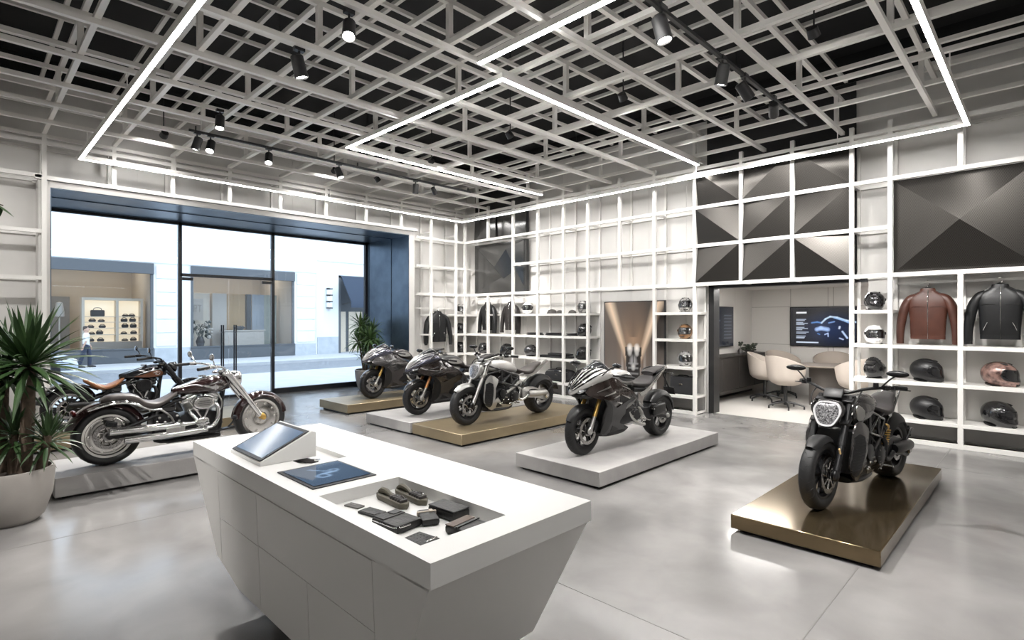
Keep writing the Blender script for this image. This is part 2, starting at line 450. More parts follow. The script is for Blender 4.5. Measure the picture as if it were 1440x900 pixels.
# ---------------------------------------------------------------- lattice ceiling
ceil = thing('lattice_ceiling', 'two-layer white bar lattice hanging below the black ceiling', 'ceiling lattice')
XB = [-2.6, -1.4, -.1, 1.02, 1.99, 2.92, 3.95, 5.0, 6.06, 7.12, 8.15, 9.12, 10.0]      # bars that run along x, at these y
YB = [-12.12, -11.2, -10.25, -9.3, -8.2, -7.1, -6.0, -4.9, -3.73, -2.47, -1.24, 0., 1.25, 2.5]   # bars that run along y, at these x
b = .060
ZL, ZU = 5.07, 5.60
for y in XB:
    MB().b2((-12.15, y-b/2, ZL-b/2), (3.6, y+b/2, ZL+b/2)).obj('lower_bar', m_grid, ceil)
    MB().b2((-12.15, y-b/2+.04, ZU-b/2), (3.6, y+b/2+.04, ZU+b/2)).obj('upper_bar', m_grid, ceil)
for x in YB:
    MB().b2((x-b/2, -3.6, ZL-b*1.5), (x+b/2, 10.38, ZL-b/2)).obj('lower_bar', m_grid, ceil)
    MB().b2((x-b/2, -3.6, ZU-b*1.5), (x+b/2, 10.38, ZU-b/2)).obj('upper_bar', m_grid, ceil)
ZT3 = 5.92
for y in XB: MB().b2((-12.15, y-.025-.05, ZT3-.025), (3.6, y+.025-.05, ZT3+.025)).obj('top_bar', m_grid, ceil)
for x in YB: MB().b2((x-.025+.05, -3.6, ZT3-.075), (x+.025+.05, 10.38, ZT3-.025)).obj('top_bar', m_grid, ceil)
nst = 0
for i, x in enumerate(YB[1:-1]):
    for j, y in enumerate(XB[2:]):
        if (i+j) % 2 == 0 and nst < 98:
            nst += 1; MB().b2((x-b/2, y-b/2, ZL+b/2), (x+b/2, y+b/2, ZU-b*1.5)).obj('strut', m_grid, ceil)
for x in YB[2:-1:3]:
    for y in XB[2::3]: MB().cyl((x, y, ZU), (x, y, HB), .006, n=6).obj('hanger_wire', m_blackmetal, ceil)

# ---------------------------------------------------------------- LED lines
ZO, ZI = 4.665, 4.90
def led(name, pts, z, label, w=.066, hang=(), lm=None):
    t = thing(name, label, 'LED light', (0, 0, 0))
    for k, ((x0, y0), (x1, y1)) in enumerate(zip(pts, pts[1:])):
        e = w/2-.0012*(k % 2)
        lo = (min(x0, x1)-e, min(y0, y1)-e); hi = (max(x0, x1)+e, max(y0, y1)+e)
        MB().b2((*lo, z+.013), (*hi, z+.085-.0015*(k % 2))).obj('housing', m_white, t)
        if lm:   # added lip that keeps the strip's light off the near wall
            lip = MB()
            if abs(y0-y1) < .01: lip.b2((lo[0], (hi[1]-.006) if y0 > 5 else lo[1], z), (hi[0], hi[1] if y0 > 5 else lo[1]+.006, z+.0128))
            else: lip.b2((lo[0] if x0 < -5 else hi[0]-.006, lo[1], z), (lo[0]+.006 if x0 < -5 else hi[0], hi[1], z+.0128))
            lip.obj('added_shielding_lip', m_white, t)
        MB().b2((lo[0]+.007, lo[1]+.007, z+.002+.0004*(k % 2)), (hi[0]-.007, hi[1]-.007, z+.0125)).obj('diffuser', lm or m_led, t)
    for x, y, z1 in hang: MB().cyl((x, y, z+.08), (x, y, z1), .008, n=6).obj('suspension', m_white, t)
    return t
led('led_line', [(2.2, 1.48), (-11.90, 1.48), (-11.90, 10.06), (-.84, 10.06), (-.84, -2.5)], ZO, 'long white LED line running round the edge of the lattice ceiling', lm=m_led2,
    hang=[(x, 1.48, 5.03) for x in (-11.2, -8.2, -4.9, -1.24)]+[(x, 10.06, 4.98) for x in (-11.2, -8.2, -4.9, -2.47)]+[(-.84, y, 5.04) for y in (1.99, 5., 8.15)]+[(-11.90, y, 5.04) for y in (2.92, 6.06, 9.12)])
led('led_line', [(-4.88, 10.06), (-4.88, 4.78), (-8.73, 4.78), (-8.73, 9.85)], ZI, 'U-shaped LED line under the middle of the lattice ceiling')
led('led_line', [(-4.75, 4.3), (1.5, 4.3)], ZI, 'short straight LED line ending beside the corner of the U-shaped line')

# ---------------------------------------------------------------- tracks and spotlights
trk = []
for nm, x, y0, y1, z, lab in (('lighting_track', -9.85, 2.6, 8.6, 4.96, 'black lighting track beneath the lattice on the window side'),
                              ('lighting_track', -2.72, 4.2, 9.3, 4.96, 'black lighting track beneath the lattice on the shelf side')):
    t = thing(nm, lab, 'lighting track')
    MB().b2((x-.02, y0, z-.03), (x+.02, y1, z+.01)).obj('track_bar', m_blackmetal, t)
    mm = MB()
    for y in (y0+.1, (y0+y1)/2, y1-.1): mm.cyl((x, y, z), (x, y, 5.04), .012, n=6)
    mm.obj('mount', m_blackmetal, t)
def spot(loc, aim, label, s=1., power=60., size=62, grp=None):
    """track spotlight: stem, yoke, can, lens, and the lamp itself just in front of the lens"""
    t = thing('track_spotlight', label, 'spotlight', loc, group=grp)
    d = (Vector(aim)-Vector(loc)).normalized()
    q = d.to_track_quat('-Z', 'Y').to_matrix().to_4x4()
    MB().cyl((0, 0, 0), (0, 0, .17*s), .012*s, n=8).b2((-.03*s, -.05*s, .15*s), (.03*s, .05*s, .19*s)).obj('stem', m_blackmetal, t)
    MB().lathe([(.001, .105), (.05, .105), (.062, .092), (.066, -.105), (.06, -.11), (.054, -.09), (.001, -.09)], n=20, axis='Z').xf(Matrix.Scale(s, 4)).xf(q).obj('can', m_blackmetal, t)
    MB().disc((0, 0, -.093), .05, .008, 20, 'Z').xf(Matrix.Scale(s, 4)).xf(q).obj('lens', m_lamp, t)
    l = bpy.data.lights.new('spot_lamp', 'SPOT'); l.energy = power; l.spot_size = R(size); l.spot_blend = .55; l.shadow_soft_size = .035*s
    l.color = (1, .968, .935)
    lo = bpy.data.objects.new('spot_lamp', l); COL.objects.link(lo); lo.parent = t
    lo.matrix_local = Matrix.Translation(d*.15*s) @ q
    return t
SP = [((-4.95, 2.72, 4.78), (-3.4, 1.7, 1.0), 'black spotlight high over the white counter, upper middle of the lattice', 1.0, 45),
      ((-6.08, 2.72, 4.78), (-6.1, 4.0, .0), 'black spotlight left of the one over the counter, inside the lattice', 1.15, 260),
      ((-8.85, 2.75, 4.86), (-7.8, 2.2, .3), 'black spotlight just above the window side track', 1., 260),
      ((-9.85, 2.72, 4.76), (-10.6, 1.6, .3), 'tilted black spotlight at the near end of the window side track', 1., 200),
      ((-9.85, 2.92, 4.76), (-8.0, 1.6, .3), 'black spotlight second from the near end of the window side track', 1., 240),
      ((-9.85, 3.86, 4.76), (-7.9, 2.9, .3), 'black spotlight third from the near end of the window side track', 1., 240),
      ((-9.85, 5.2, 4.76), (-8.2, 6.2, .3), 'black spotlight midway along the window side track', 1., 300),
      ((-9.85, 7.0, 4.76), (-10.6, 7.2, .3), 'black spotlight towards the far end of the window side track', 1., 260),
      ((-9.85, 7.5, 4.8), (-11.2, 10.8, 1.6), 'small lit spotlight at the far end of the window side track', .8, 260),
      ((-2.72, 4.85, 4.76), (-1.7, 5.2, .3), 'large black spotlight at the near end of the shelf side track', 1.2, 320),
      ((-2.72, 6.25, 4.76), (-3.9, 6.8, .3), 'black spotlight tilted sideways on the shelf side track', 1.1, 320),
      ((-2.72, 6.9, 4.76), (-1.0, 9.6, .9), 'black spotlight pointing down on the shelf side track', 1.1, 170),
      ((-2.72, 7.9, 4.8), (-3.6, 10.6, 3.4), 'black spotlight at the far end of the shelf side track', 1., 200)]
SP += [((-3.5, 1.72, 4.78), (-3.5, 1.72, 1.0), 'added black spotlight out of view straight above the white counter', 1., 78),  # added out of view; its place follows the counter's cast shadow
       ((-4.5, -.8, 4.78), (-6.2, 2.0, 0.), 'added black spotlight out of view over the floor between the plant and the counter', 1., 300),  # added out of view to brighten the floor left of the counter
       ((.6, 3.4, 4.78), (-.4, 4.2, 0.), 'added black spotlight out of view over the floor before the bronze platform', 1., 300)]  # added out of view to brighten the floor near the platform
for loc, aim, lab, s, pw in SP: spot(loc, aim, lab, s, pw*1.35, grp='black track spotlights')

# added floodlights in the lattice, there only to brighten walls and shelves
def flood(x, y, aim, label, power):
    t = thing('added_floodlight', label, 'floodlight', (x, y, 5.03), group='floodlights added to brighten the walls')
    d = (Vector(aim)-Vector((x, y, 5.03))).normalized(); q = d.to_track_quat('-Z', 'Y').to_matrix().to_4x4()
    MB().lathe([(.001, .08), (.055, .08), (.065, -.02), (.06, -.02), (.05, .02), (.001, .02)], n=20, axis='Z').xf(q).obj('can', m_blackmetal, t)
    MB().disc((0, 0, .01), .05, .01, 20, 'Z').xf(q).obj('lens', m_lamp, t)
    MB().cyl((0, 0, 0), (0, 0, HB-5.03), .01, n=6).obj('stem', m_blackmetal, t)
    l = bpy.data.lights.new('added_flood_lamp', 'SPOT'); l.energy = power; l.spot_size = R(84); l.spot_blend = .85; l.shadow_soft_size = .10; l.color = (1, .975, .945)
    o = bpy.data.objects.new('added_flood_lamp', l); COL.objects.link(o); o.parent = t; o.matrix_local = Matrix.Translation(d*.06) @ q
for x, y, aim, lab, pw in ((-10.72, 6.6, (-11.3, 10.6, 1.3), 'added floodlight in the lattice aimed at the jackets in the corner', 250), (-8.75, 6.6, (-9.2, 10.6, 1.3), 'added floodlight in the lattice aimed at the helmet shelves', 210),
                           (-6.55, 6.6, (-6.6, 10.6, 1.3), 'added floodlight in the lattice aimed at the poster', 190), (-4.3, 6.6, (-4.6, 10.6, 1.3), 'added floodlight in the lattice aimed at the doorway side', 170),
                           (-1.85, 6.6, (-1.6, 10.6, 1.2), 'added floodlight in the lattice aimed at the narrow helmet column', 260), (.6, 6.6, (.2, 10.6, 1.2), 'added floodlight in the lattice aimed at the shelves beyond the black jacket', 250)):
    flood(x, y, aim, lab, pw)
for x, y, aim, lab, pw in ((-10.72, 2.45, (-12.6, 2.3, 4.1), 'added floodlight in the lattice aimed at the wall left over the shop window', 48), (-10.72, 5.55, (-12.6, 5.8, 4.1), 'added floodlight in the lattice aimed at the wall right over the shop window', 48),
                           (-9.0, -1.2, (-12.5, .2, 2.3), 'added floodlight out of view aimed at the lattice wall behind the yucca', 210)):
    flood(x, y, aim, lab, pw)
# ---------------------------------------------------------------- the street outside
m_stone = mat('pale_stone', (.80, .81, .82), .7, noise=(1.1, (.75, .76, .775)))
m_stone2 = mat('stone_plinth', (.50, .53, .56), .7, noise=(3, (.42, .45, .48)))
m_fascia = mat('shop_fascia', (.092, .100, .110), .5)
m_pave = mat('pavement', (.50, .51, .52), .75, noise=(2, (.45, .46, .48)))
m_road = mat('asphalt', (.22, .235, .255), .85, noise=(5, (.19, .20, .22)))
m_shopglass = glass_mat('street_shop_glass', (.96, .98, 1.), .55)
m_warm = mat('shop_warm_light', (1, .9, .75), .5, emit=(1, .86, .68), estr=3.2)
m_cream = mat('shop_cream', (.78, .68, .54), .6)
m_taupe = mat('shop_taupe', (.40, .34, .28), .6)
m_oak = mat('shop_oak', (.48, .30, .13), .55)
m_dark = mat('shop_dark_goods', (.05, .045, .045), .5)
m_shopwall = mat('shop_white', (.56, .49, .41), .6)
FX = -29.
struct(MB().b2((-20.4, -30, -.2), (-14.45, 45, -.015)).obj('ground_near_pavement', m_pave), 'pale pavement outside the shop window', 'pavement')
struct(MB().b2((-25.2, -30, -.3), (-20.4, 45, -.10)).obj('ground_road', m_road), 'grey road beyond the pavement', 'road')
struct(MB().b2((-36, -30, -.25), (-25.2, 45, 0)).b2((-25.2, -30, -.25), (-25.0, 45, .03)).obj('ground_far_pavement', m_pave), 'pavement across the street', 'pavement')
f = MB()
S1, S2, D3 = (.2, 6.23), (7.73, 12.72), (15.28, 18.2)
f.b2((FX-.4, -20, 0), (FX, S1[0], 9.5)); f.b2((FX-.4, S1[1], 0), (FX, S2[0], 9.5)); f.b2((FX-.4, S2[1], 0), (FX, D3[0], 9.5)); f.b2((FX-.4, D3[1], 0), (FX, 40, 9.5))
for s in (S1, S2): f.b2((FX-.4, s[0], 4.42), (FX, s[1], 9.5))
f.b2((FX-.4, D3[0], 4.46), (FX, D3[1], 9.5))
f.b2((FX, -20, 4.50), (FX+.05, 13.93, 4.62)); f.b2((FX, 13.99, 5.2), (FX+.06, 40, 5.32)); f.b2((FX, 13.93, 0), (FX+.03, 13.99, 9.5))
for y0, y1 in ((6.32, 7.12), (12.85, 13.85)):
    for k in range(6): f.b2((FX, y0, .70+k*.62), (FX+.045, y1, 1.29+k*.62), .012)
struct(f.obj('wall_street_facade', m_stone), 'pale stone facade across the street', 'facade')
struct(MB().b2((FX, 14.0, 0), (FX+.05, 15.25, .95)).b2((FX, 12.75, 0), (FX+.05, 13.9, .62)).b2((FX, 6.27, 0), (FX+.05, 7.69, .62)).obj('trim_facade_plinth', m_stone2), 'grey stone plinth of the facade across the street', 'plinth')
def shop(n, y0, y1, label):
    w = bpy.data.objects.new('window_%d' % n, None); COL.objects.link(w); struct(w, label, 'window')
    MB().b2((FX-.05, y0, 3.98), (FX+.10, y1, 4.46), .01).obj('fascia', m_fascia, w)
    MB().b2((FX-.05, y0, 0), (FX+.06, y1, .58), .01).b2((FX-.1, y0, .58), (FX+.09, y1, .64)).obj('stall_riser', m_fascia, w)
    fr = MB().b2((FX-.1, y0, .6), (FX, y0+.12, 4.)).b2((FX-.1, y1-.12, .6), (FX, y1, 4.))
    fr.obj('window_frame', m_fascia, w)
    MB().b2((FX-.06, y0+.1, .62), (FX-.045, y1-.1, 4.)).obj('pane', m_shopglass, w)
    rm = MB().b2((FX-5.2, y0-.3, 0), (FX-5.0, y1+.3, 4.9)).b2((FX-5, y0-.3, 0), (FX-.4, y0-.1, 4.9)).b2((FX-5, y1+.1, 0), (FX-.4, y1+.3, 4.9))
    rm.obj('shop_room_wall', m_shopwall, w)
    MB().b2((FX-5, y0-.1, 4.8), (FX-.4, y1+.1, 4.9)).obj('shop_room_ceiling', m_shopwall, w)
    MB().b2((FX-5, y0-.1, .3), (FX-.4, y1+.1, .55)).obj('shop_room_floor', m_taupe, w)
    for k in range(3):  # added lamps above the window head, out of view, lighting the shop
        yy = y0+(y1-y0)*(k+.5)/3
        MB().b2((FX-3.6, yy-.5, 4.75), (FX-2.2, yy+.5, 4.79)).obj('added_shop_lamp', m_warm, w)
shop(2, *S1, 'shop window across the street with lit display cabinets')
shop(3, *S2, 'second shop window across the street, showing a white counter')
# first shop: lit cabinets full of goods
cab = thing('display_cabinet', 'lit cream display cabinet of goods in the shop across the street', 'display cabinet', (FX-1.6, 0, .55))
c = MB()
ys = (3.9, 5.15, 6.1)
c.b2((-.5, ys[0], .35), (-.45, ys[2], 2.25))
c.obj('back_panel', mat('cabinet_glow_back', (.8, .66, .48), .6, emit=(1, .80, .56), estr=.42), cab)  # the panel itself glows in place of the cabinet's lighting
c = MB()
for y in ys: c.b2((-.5, y-.05, 0), (0, y+.05, 2.3))
c.b2((-.5, ys[0]-.053, 2.25), (.004, ys[2]+.053, 2.36))
c.obj('carcass', m_cream, cab)
MB().b2((-.5, ys[0], 0), (.02, ys[2], .35)).obj('base_cupboard', m_taupe, cab)
for z in (.68, .98, 1.25, 1.5):
    MB().b2((-.45, ys[0]+.05, z-.015), (-.02, ys[2]-.05, z+.015)).obj('shelf', m_cream, cab)
bagp = None
rnd = random.Random(3)
for (ya, yb) in ((4.05, 4.75), (5.3, 5.95)):
    for z in (.37, .695, .995, 1.265, 1.515):
        for k in range(2):
            y = ya+(yb-ya)*(k+.5)/2 + rnd.uniform(-.05, .05); h = rnd.uniform(.09, .2)
            if z == 1.515 and ya < 5:
                if k: continue
                y, h = 4.45, .36
            t = thing('handbag', '', 'bag', (FX-1.85, y, .55+z), group='bags in the lit cabinet across the street')
            hw = .13 if h < .3 else .26
            MB().box((0, 0, h*.4), (.12, hw*2, h*.8), .03).obj('bag_body', m_dark, t)
            MB().tube([(0, -hw*.6, h*.75), (0, -hw*.4, h*1.05), (0, hw*.4, h*1.05), (0, hw*.6, h*.75)], .014, n=6).obj('handle', m_dark, t)
            lv = {.37: 'bottom ledge', .695: 'first shelf up', .995: 'second shelf up', 1.265: 'third shelf up', 1.515: 'top shelf'}[z]
            t['label'] = ('large dark handbag alone on the top shelf of the lit cabinet' if h > .3 else
                          '%s small dark bag on the %s, %s bay of the lit cabinet' % ('left' if k == 0 else 'right', lv, 'left' if ya < 5 else 'right'))
st = thing('mannequin_stand', 'white lamp-like display stand left of the lit cabinet across the street', 'display stand', (FX-1.8, 3.1, .55))
MB().lathe([(.001, 0), (.2, 0), (.2, .03), (.03, .05), (.025, 1.5), (.001, 1.5)], n=16, axis='Z').obj('stand_pole', m_shopwall, st)
MB().lathe([(.001, 2.15), (.12, 2.1), (.2, 1.55), (.18, 1.5), (.001, 1.5)], n=16, axis='Z').obj('lamp_shade', m_shopwall, st)
sb = MB().b2((FX-4.9, 1.2, .55), (FX-4.0, 3.7, 3.0)); tag(sb.obj('tall_cupboard', mat('shop_greybrown', (.22, .21, .20), .6)), 'dark grey-brown tall cupboard at the back of the first shop across the street', 'cupboard')
# second shop: wall panels, counter, flowers
for y0, y1, m, lab in ((7.85, 9.25, m_cream, 'beige wall panel left of the white column in the second shop'), (10.05, 11.0, m_oak, 'golden oak wall panel behind the counter of the second shop'),
                       (12.0, 12.7, mat('shop_sage', (.42, .45, .38), .6), 'sage grey wall panel at the right of the second shop')):
    tag(MB().b2((FX-2.4, y0, .55), (FX-2.3, y1, 3.3), .01).obj('wall_panel', m), lab, 'wall panel')
tag(MB().b2((FX-2.5, 9.3, .55), (FX-2.1, 10.0, 3.3), .01).obj('shop_column', m_shopwall), 'white square column inside the second shop across the street', 'column')
tag(MB().b2((FX-2.5, 11.05, .55), (FX-2.2, 11.3, 3.3), .01).obj('dark_column', m_blackmetal), 'slim black column inside the second shop across the street', 'column')
cu = MB()
for k in range(14): cu.cyl((FX-2.2, 11.35+k*.045, .6), (FX-2.2, 11.35+k*.045, 3.3), .03, n=6)
tag(cu.obj('curtain', mat('shop_curtain', (.42, .45, .48), .7)), 'grey pleated curtain in the second shop across the street', 'curtain')
ct = thing('shop_counter', 'white counter inside the second shop across the street', 'counter', (FX-1.5, 10.6, .55))
MB().b2((-.3, -1.0, 0), (.3, 1.0, .75), .02).obj('counter_body', m_shopwall, ct)
MB().b2((-.36, -1.06, .75), (.36, 1.06, .82), .01).obj('counter_top', m_shopwall, ct)
g = thing('fruit_bowl', 'dark bowl of goods on the white counter across the street', 'bowl', (FX-1.4, 10.4, 1.37))
MB().lathe([(.001, .0), (.15, .0), (.32, .16), (.30, .16), (.14, .02), (.001, .02)], n=18, axis='Z').obj('bowl', m_fascia, g)
for k in range(5): MB().ball((.13*math.cos(k*1.26), .13*math.sin(k*1.26), .14), .09, 10, 6).obj('fruit', m_dark, g)
sg = thing('framed_sign', 'pale framed sign lettered PORT above flowers in the second shop', 'sign', (FX-1.9, 8.35, 1.98))
MB().b2((0, -.46, -.1), (.03, .46, 1.0)).obj('board', m_shopwall, sg)
mm = MB()
def glyph(ch, y, z, w, h, t, x):
    """plain block capitals from bars in the YZ plane"""
    B = {'P': [(0, 0, t, h), (0, h-t, w, h), (0, h*.48, w, h*.48+t), (w-t, h*.48, w, h)], 'O': [(0, 0, t, h), (w-t, 0, w, h), (0, 0, w, t), (0, h-t, w, h)],
         'R': [(0, 0, t, h), (0, h-t, w, h), (0, h*.48, w, h*.48+t), (w-t, h*.48, w, h), (w*.55, 0, w*.55+t, h*.5)], 'T': [(w/2-t/2, 0, w/2+t/2, h), (0, h-t, w, h)]}[ch]
    for a, b_, c_, d_ in B: mm.b2((x, y+a, z+b_), (x+.012, y+c_, z+d_))
for k, ch in enumerate('PORT'): glyph(ch, -.40+k*.205, .33, .16, .36, .045, .03)
mm.obj('lettering', m_taupe, sg)
fl_ = thing('flower_vase', 'vase of dark and white flowers in the second shop window', 'flowers', (FX-.9, 8.4, .58))
MB().lathe([(.001, 0), (.14, 0), (.2, .25), (.12, .5), (.1, .5), (.001, .45)], n=16, axis='Z').obj('vase', m_dark, fl_)
rnd = random.Random(5)
q1, q2 = MB(), MB()
for k in range(46):
    p = (rnd.uniform(-.3, .3), rnd.uniform(-.48, .48), rnd.uniform(.45, 1.25))
    (q1 if k % 2 else q2).ball(p, rnd.uniform(.05, .1), 8, 5)
for k in range(12): q1.tube([(0, 0, .4), (rnd.uniform(-.1, .1), rnd.uniform(-.2, .2), .7), (rnd.uniform(-.2, .2), rnd.uniform(-.4, .4), 1.1)], .012, n=5)
q1.obj('foliage', mat('dark_foliage', (.04, .05, .035), .6), fl_); q2.obj('blossom', m_shopwall, fl_)
# lamp, doorway and awning
sc = thing('wall_lantern', 'tall black wall lantern with three lit panes on the facade', 'wall light', (FX, 14.66, 2.55))
MB().b2((0, -.07, 0), (.05, .07, 1.16)).obj('back_plate', m_blackmetal, sc)
for k in range(3):
    MB().b2((.05, -.13, .05+k*.36), (.22, .13, .33+k*.36), .02).obj('glass_shade', mat('lantern_glass', (.9, .92, .95), .3), sc)
mm = MB()
for k in range(4): mm.b2((.03, -.15, .0+k*.36), (.24, .15, .05+k*.36))
mm.obj('cage', m_blackmetal, sc)
dr = bpy.data.objects.new('door_3', None); COL.objects.link(dr); struct(dr, 'shop doorway with a dark awning across the street', 'door')
MB().b2((FX-1.2, D3[0], 0), (FX-1.1, D3[1], 4.46)).b2((FX-1.2, D3[0]-.1, 0), (FX-.4, D3[0], 4.46)).obj('recess', m_fascia, dr)
MB().b2((FX-1.1, 15.6, 0), (FX-1.06, 16.3, 2.4)).b2((FX-1.1, 16.5, 0), (FX-1.06, 17.4, 2.4)).obj('door_leaf', m_cream, dr)
MB().b2((FX-.1, D3[0], 0), (FX, D3[0]+.14, 4.46)).b2((FX-.1, D3[0], 4.32), (FX, D3[1], 4.46)).obj('door_frame', m_fascia, dr)
aw = thing('awning', 'dark blue sloping awning over the doorway across the street', 'awning', (FX, 16.8, 2.6))
MB().plate([(0, 1.75), (.03, 1.8), (1.15, .35), (1.15, 0), (1.12, 0), (1.1, .3)], -1.35, 1.35).obj('canopy', mat('awning_cloth', (.035, .05, .08), .8), aw)
mm = MB()
for y in (-1.3, 1.3): mm.tube([(0, y, .2), (.6, y, .25), (1.12, y, .32)], .02, n=6)
mm.obj('arm', m_blackmetal, aw)

# pale car parked at the far kerb
car = thing('parked_car', 'pale blue-white car parked at the kerb across the street', 'car', (-24.1, .75, -.1), R(90))
m_car = mat('car_paint', (.62, .70, .78), .25, coat=.5)
prof = [(-2.1, .35, .80, .28, .12), (-2.0, .55, .84, .42, .22), (-1.2, .62, .87, .36, .28), (0, .62, .88, .34, .30), (1.2, .58, .87, .30, .28), (1.9, .52, .82, .26, .24), (2.1, .45, .74, .14, .14)]
MB().body([(*p, 3.4) for p in prof], n=28).obj('body', m_car, car)
MB().body([(-1.75, .9, .62, .05, .1, 3.), (-1.2, .95, .70, .45, .1, 3.), (-.3, .95, .72, .56, .1, 3.), (.5, .95, .71, .48, .1, 3.), (1.2, .86, .66, .06, .1, 3.)], n=24).obj('cabin_glass', mat('car_glass', (.03, .04, .05), .08), car)
MB().body([(-1.35, 1.38, .58, .06, .03, 3.), (-.3, 1.46, .66, .07, .03, 3.), (.45, 1.38, .62, .06, .03, 3.)], n=20).obj('roof', m_car, car)
for x in (-1.32, 1.3):
    for y in (-.78, .78):
        MB().lathe([(.2, -.1), (.3, -.11), (.33, -.07), (.33, .07), (.3, .11), (.2, .1)], (x, y, .33), 24, closed=True).disc((x, y, .33), .21, .16, 20).obj('wheel', m_blackmetal, car)
for y in (-.6, .6): MB().ball((2.0, y, .62), (.1, .14, .07), 10, 6).obj('headlight', m_shopwall, car)

# pedestrian across the street
def hand(m, wrist, dirv, side, s=1.):
    """palm, four unequal bent fingers and a thumb leaving the side of the palm"""
    d = Vector(dirv).normalized(); sd = Vector(side).normalized(); up = d.cross(sd)
    wv = Vector(wrist)
    m.tube([wv, wv+d*.045*s, wv+d*.088*s], [.024*s, .036*s, .034*s], n=8, flat=.55)
    for k, (o, l) in enumerate(((-.026, .068), (-.009, .078), (.009, .073), (.026, .058))):
        a = wv+d*.082*s+sd*o*s
        m.tube([a, a+d*l*.5*s+up*.006*s, a+d*l*s+up*.028*s], [.009*s, .0085*s, .0065*s], n=6, k=3)
    a = wv+d*.03*s-sd*.03*s
    m.tube([a, a+d*.03*s-sd*.022*s+up*.008*s, a+d*.062*s-sd*.026*s+up*.02*s], [.011*s, .010*s, .008*s], n=6, k=3)
ped = thing('person', 'person in a white top and dark trousers walking past the shop across the street', 'person', (-27.5, 3.60, 0), R(78))
m_skin = mat('skin', (.55, .36, .27), .55)
bd = MB()
bd.body([(-.08, 1.52, .05, .07, .07, 2), (-.06, 1.53, .068, .10, .10, 2), (.0, 1.53, .076, .115, .115, 2), (.06, 1.525, .066, .10, .115, 2), (.085, 1.51, .04, .05, .07, 2)], n=16, k=3)
bd.tube([(-.01, 0, 1.33), (0, 0, 1.40), (.01, 0, 1.47)], [.06, .052, .05], n=12)
bd.tube([(.088, 0, 1.54), (.108, 0, 1.51), (.09, 0, 1.495)], [.008, .015, .010], n=6)
for s in (-1, 1):
    bd.ball((-.005, s*.076, 1.52), (.018, .012, .03), 8, 6)
    bd.tube([(0, s*.19, 1.32), (-.02*s, s*.235, 1.08), (.10*s+.03, s*.225, .85)], [.045, .04, .026], n=10)
    hand(bd, (.10*s+.03, s*.225, .85), (.25*s, 0, -1), (1, 0, .2))
bd.obj('body', m_skin, ped)
MB().body([(-.10, 1.55, .07, .09, .09, 2), (-.03, 1.575, .085, .09, .07, 2), (.05, 1.60, .07, .05, .02, 2)], n=14, k=3).obj('hair', mat('hair_dark', (.03, .022, .018), .6), ped)
sh = MB()
rings = []
for z, hw, hd in ((.88, .165, .11), (1.0, .16, .105), (1.15, .175, .115), (1.28, .195, .115), (1.35, .17, .095), (1.385, .075, .065)):
    rings.append([(hd*math.cos(2*PI*i/18), hw*math.sin(2*PI*i/18), z) for i in range(18)])
sh.loft(rings)
for s in (-1, 1): sh.tube([(0, s*.17, 1.33), (-.01*s, s*.22, 1.2), (-.02*s, s*.238, 1.06)], [.065, .062, .055], n=10)
sh.obj('shirt', mat('white_shirt', (.78, .77, .78), .8), ped)
tr = MB()
for s in (-1, 1): tr.tube([(0, s*.085, .93), (.10*s, s*.09, .5), (.16*s-.06, s*.09, .10)], [.105, .075, .06], n=12)
tr.obj('trousers', mat('dark_trousers', (.035, .045, .075), .8), ped)
for s in (-1, 1): MB().body([(.16*s-.13, .045, .035, .05, .045, 2.4), (.16*s-.04, .05, .042, .055, .05, 2.4), (.16*s+.1, .035, .045, .035, .035, 2.4), (.16*s+.15, .03, .02, .01, .03, 2.4)], n=12, k=3).xf(Matrix.Translation((0, s*.09, 0))).obj('shoe', m_dark, ped)

# ---------------------------------------------------------------- meeting room behind the shelving
MX0, MY1, MZ = -5.74, 15.04, 2.70
struct(MB().b2((MX0-.1, YW+.02, -.12), (-1.4, MY1+.1, .004)).obj('floor_meeting_room', m_roomfloor), 'pale floor of the meeting room', 'floor')
w = MB().b2((MX0-.15, YW+.18, 0), (MX0, MY1+.15, MZ))
for y in (12.3, 13.95): w.b2((MX0, y-.006, 0), (MX0+.003, y+.006, MZ))
for z in (1.26, 2.22): w.b2((MX0, YW+.2, z-.006), (MX0+.003, MY1, z+.006))
struct(w.obj('wall_meeting_left', m_room), 'pale panelled side wall of the meeting room', 'wall')
struct(MB().b2((MX0-.15, MY1, 0), (-1.3, MY1+.15, MZ)).obj('wall_meeting_back', m_room), 'pale panelled back wall of the meeting room', 'wall')
w = MB()
for x in (-4.76, -3.9, -3.78): w.b2((x-.008, MY1-.003, 0), (x+.008, MY1, MZ))
for z in (1.27, 2.24): w.b2((MX0, MY1-.003, z-.006), (-1.4, MY1, z+.006))
struct(w.obj('trim_panel_joint', mat('panel_joint', (.36, .35, .34), .6)), 'thin joints between the meeting room wall panels', 'panel joint')
struct(MB().b2((-1.4, YW+.18, 0), (-1.25, MY1+.15, MZ)).obj('wall_meeting_right', m_room), 'pale far side wall of the meeting room', 'wall')
struct(MB().b2((MX0-.15, YW+.18, MZ), (-1.25, MY1+.15, MZ+.1)).obj('ceiling_meeting_room', m_wall), 'white ceiling of the meeting room', 'ceiling')
struct(MB().b2((-4.98, YW-.06, 0), (-4.87, YW+.2, 2.62)).b2((-4.98, YW-.06, 2.55), (-2.2, YW+.2, 2.62)).obj('trim_doorway', m_blackmetal), 'black frame lining the meeting room doorway', 'door frame')
struct(MB().b2((MX0, YW+.3, .0), (MX0+.012, MY1, .05)).obj('baseboard_meeting', m_blackmetal), 'thin dark skirting of the meeting room', 'skirting')
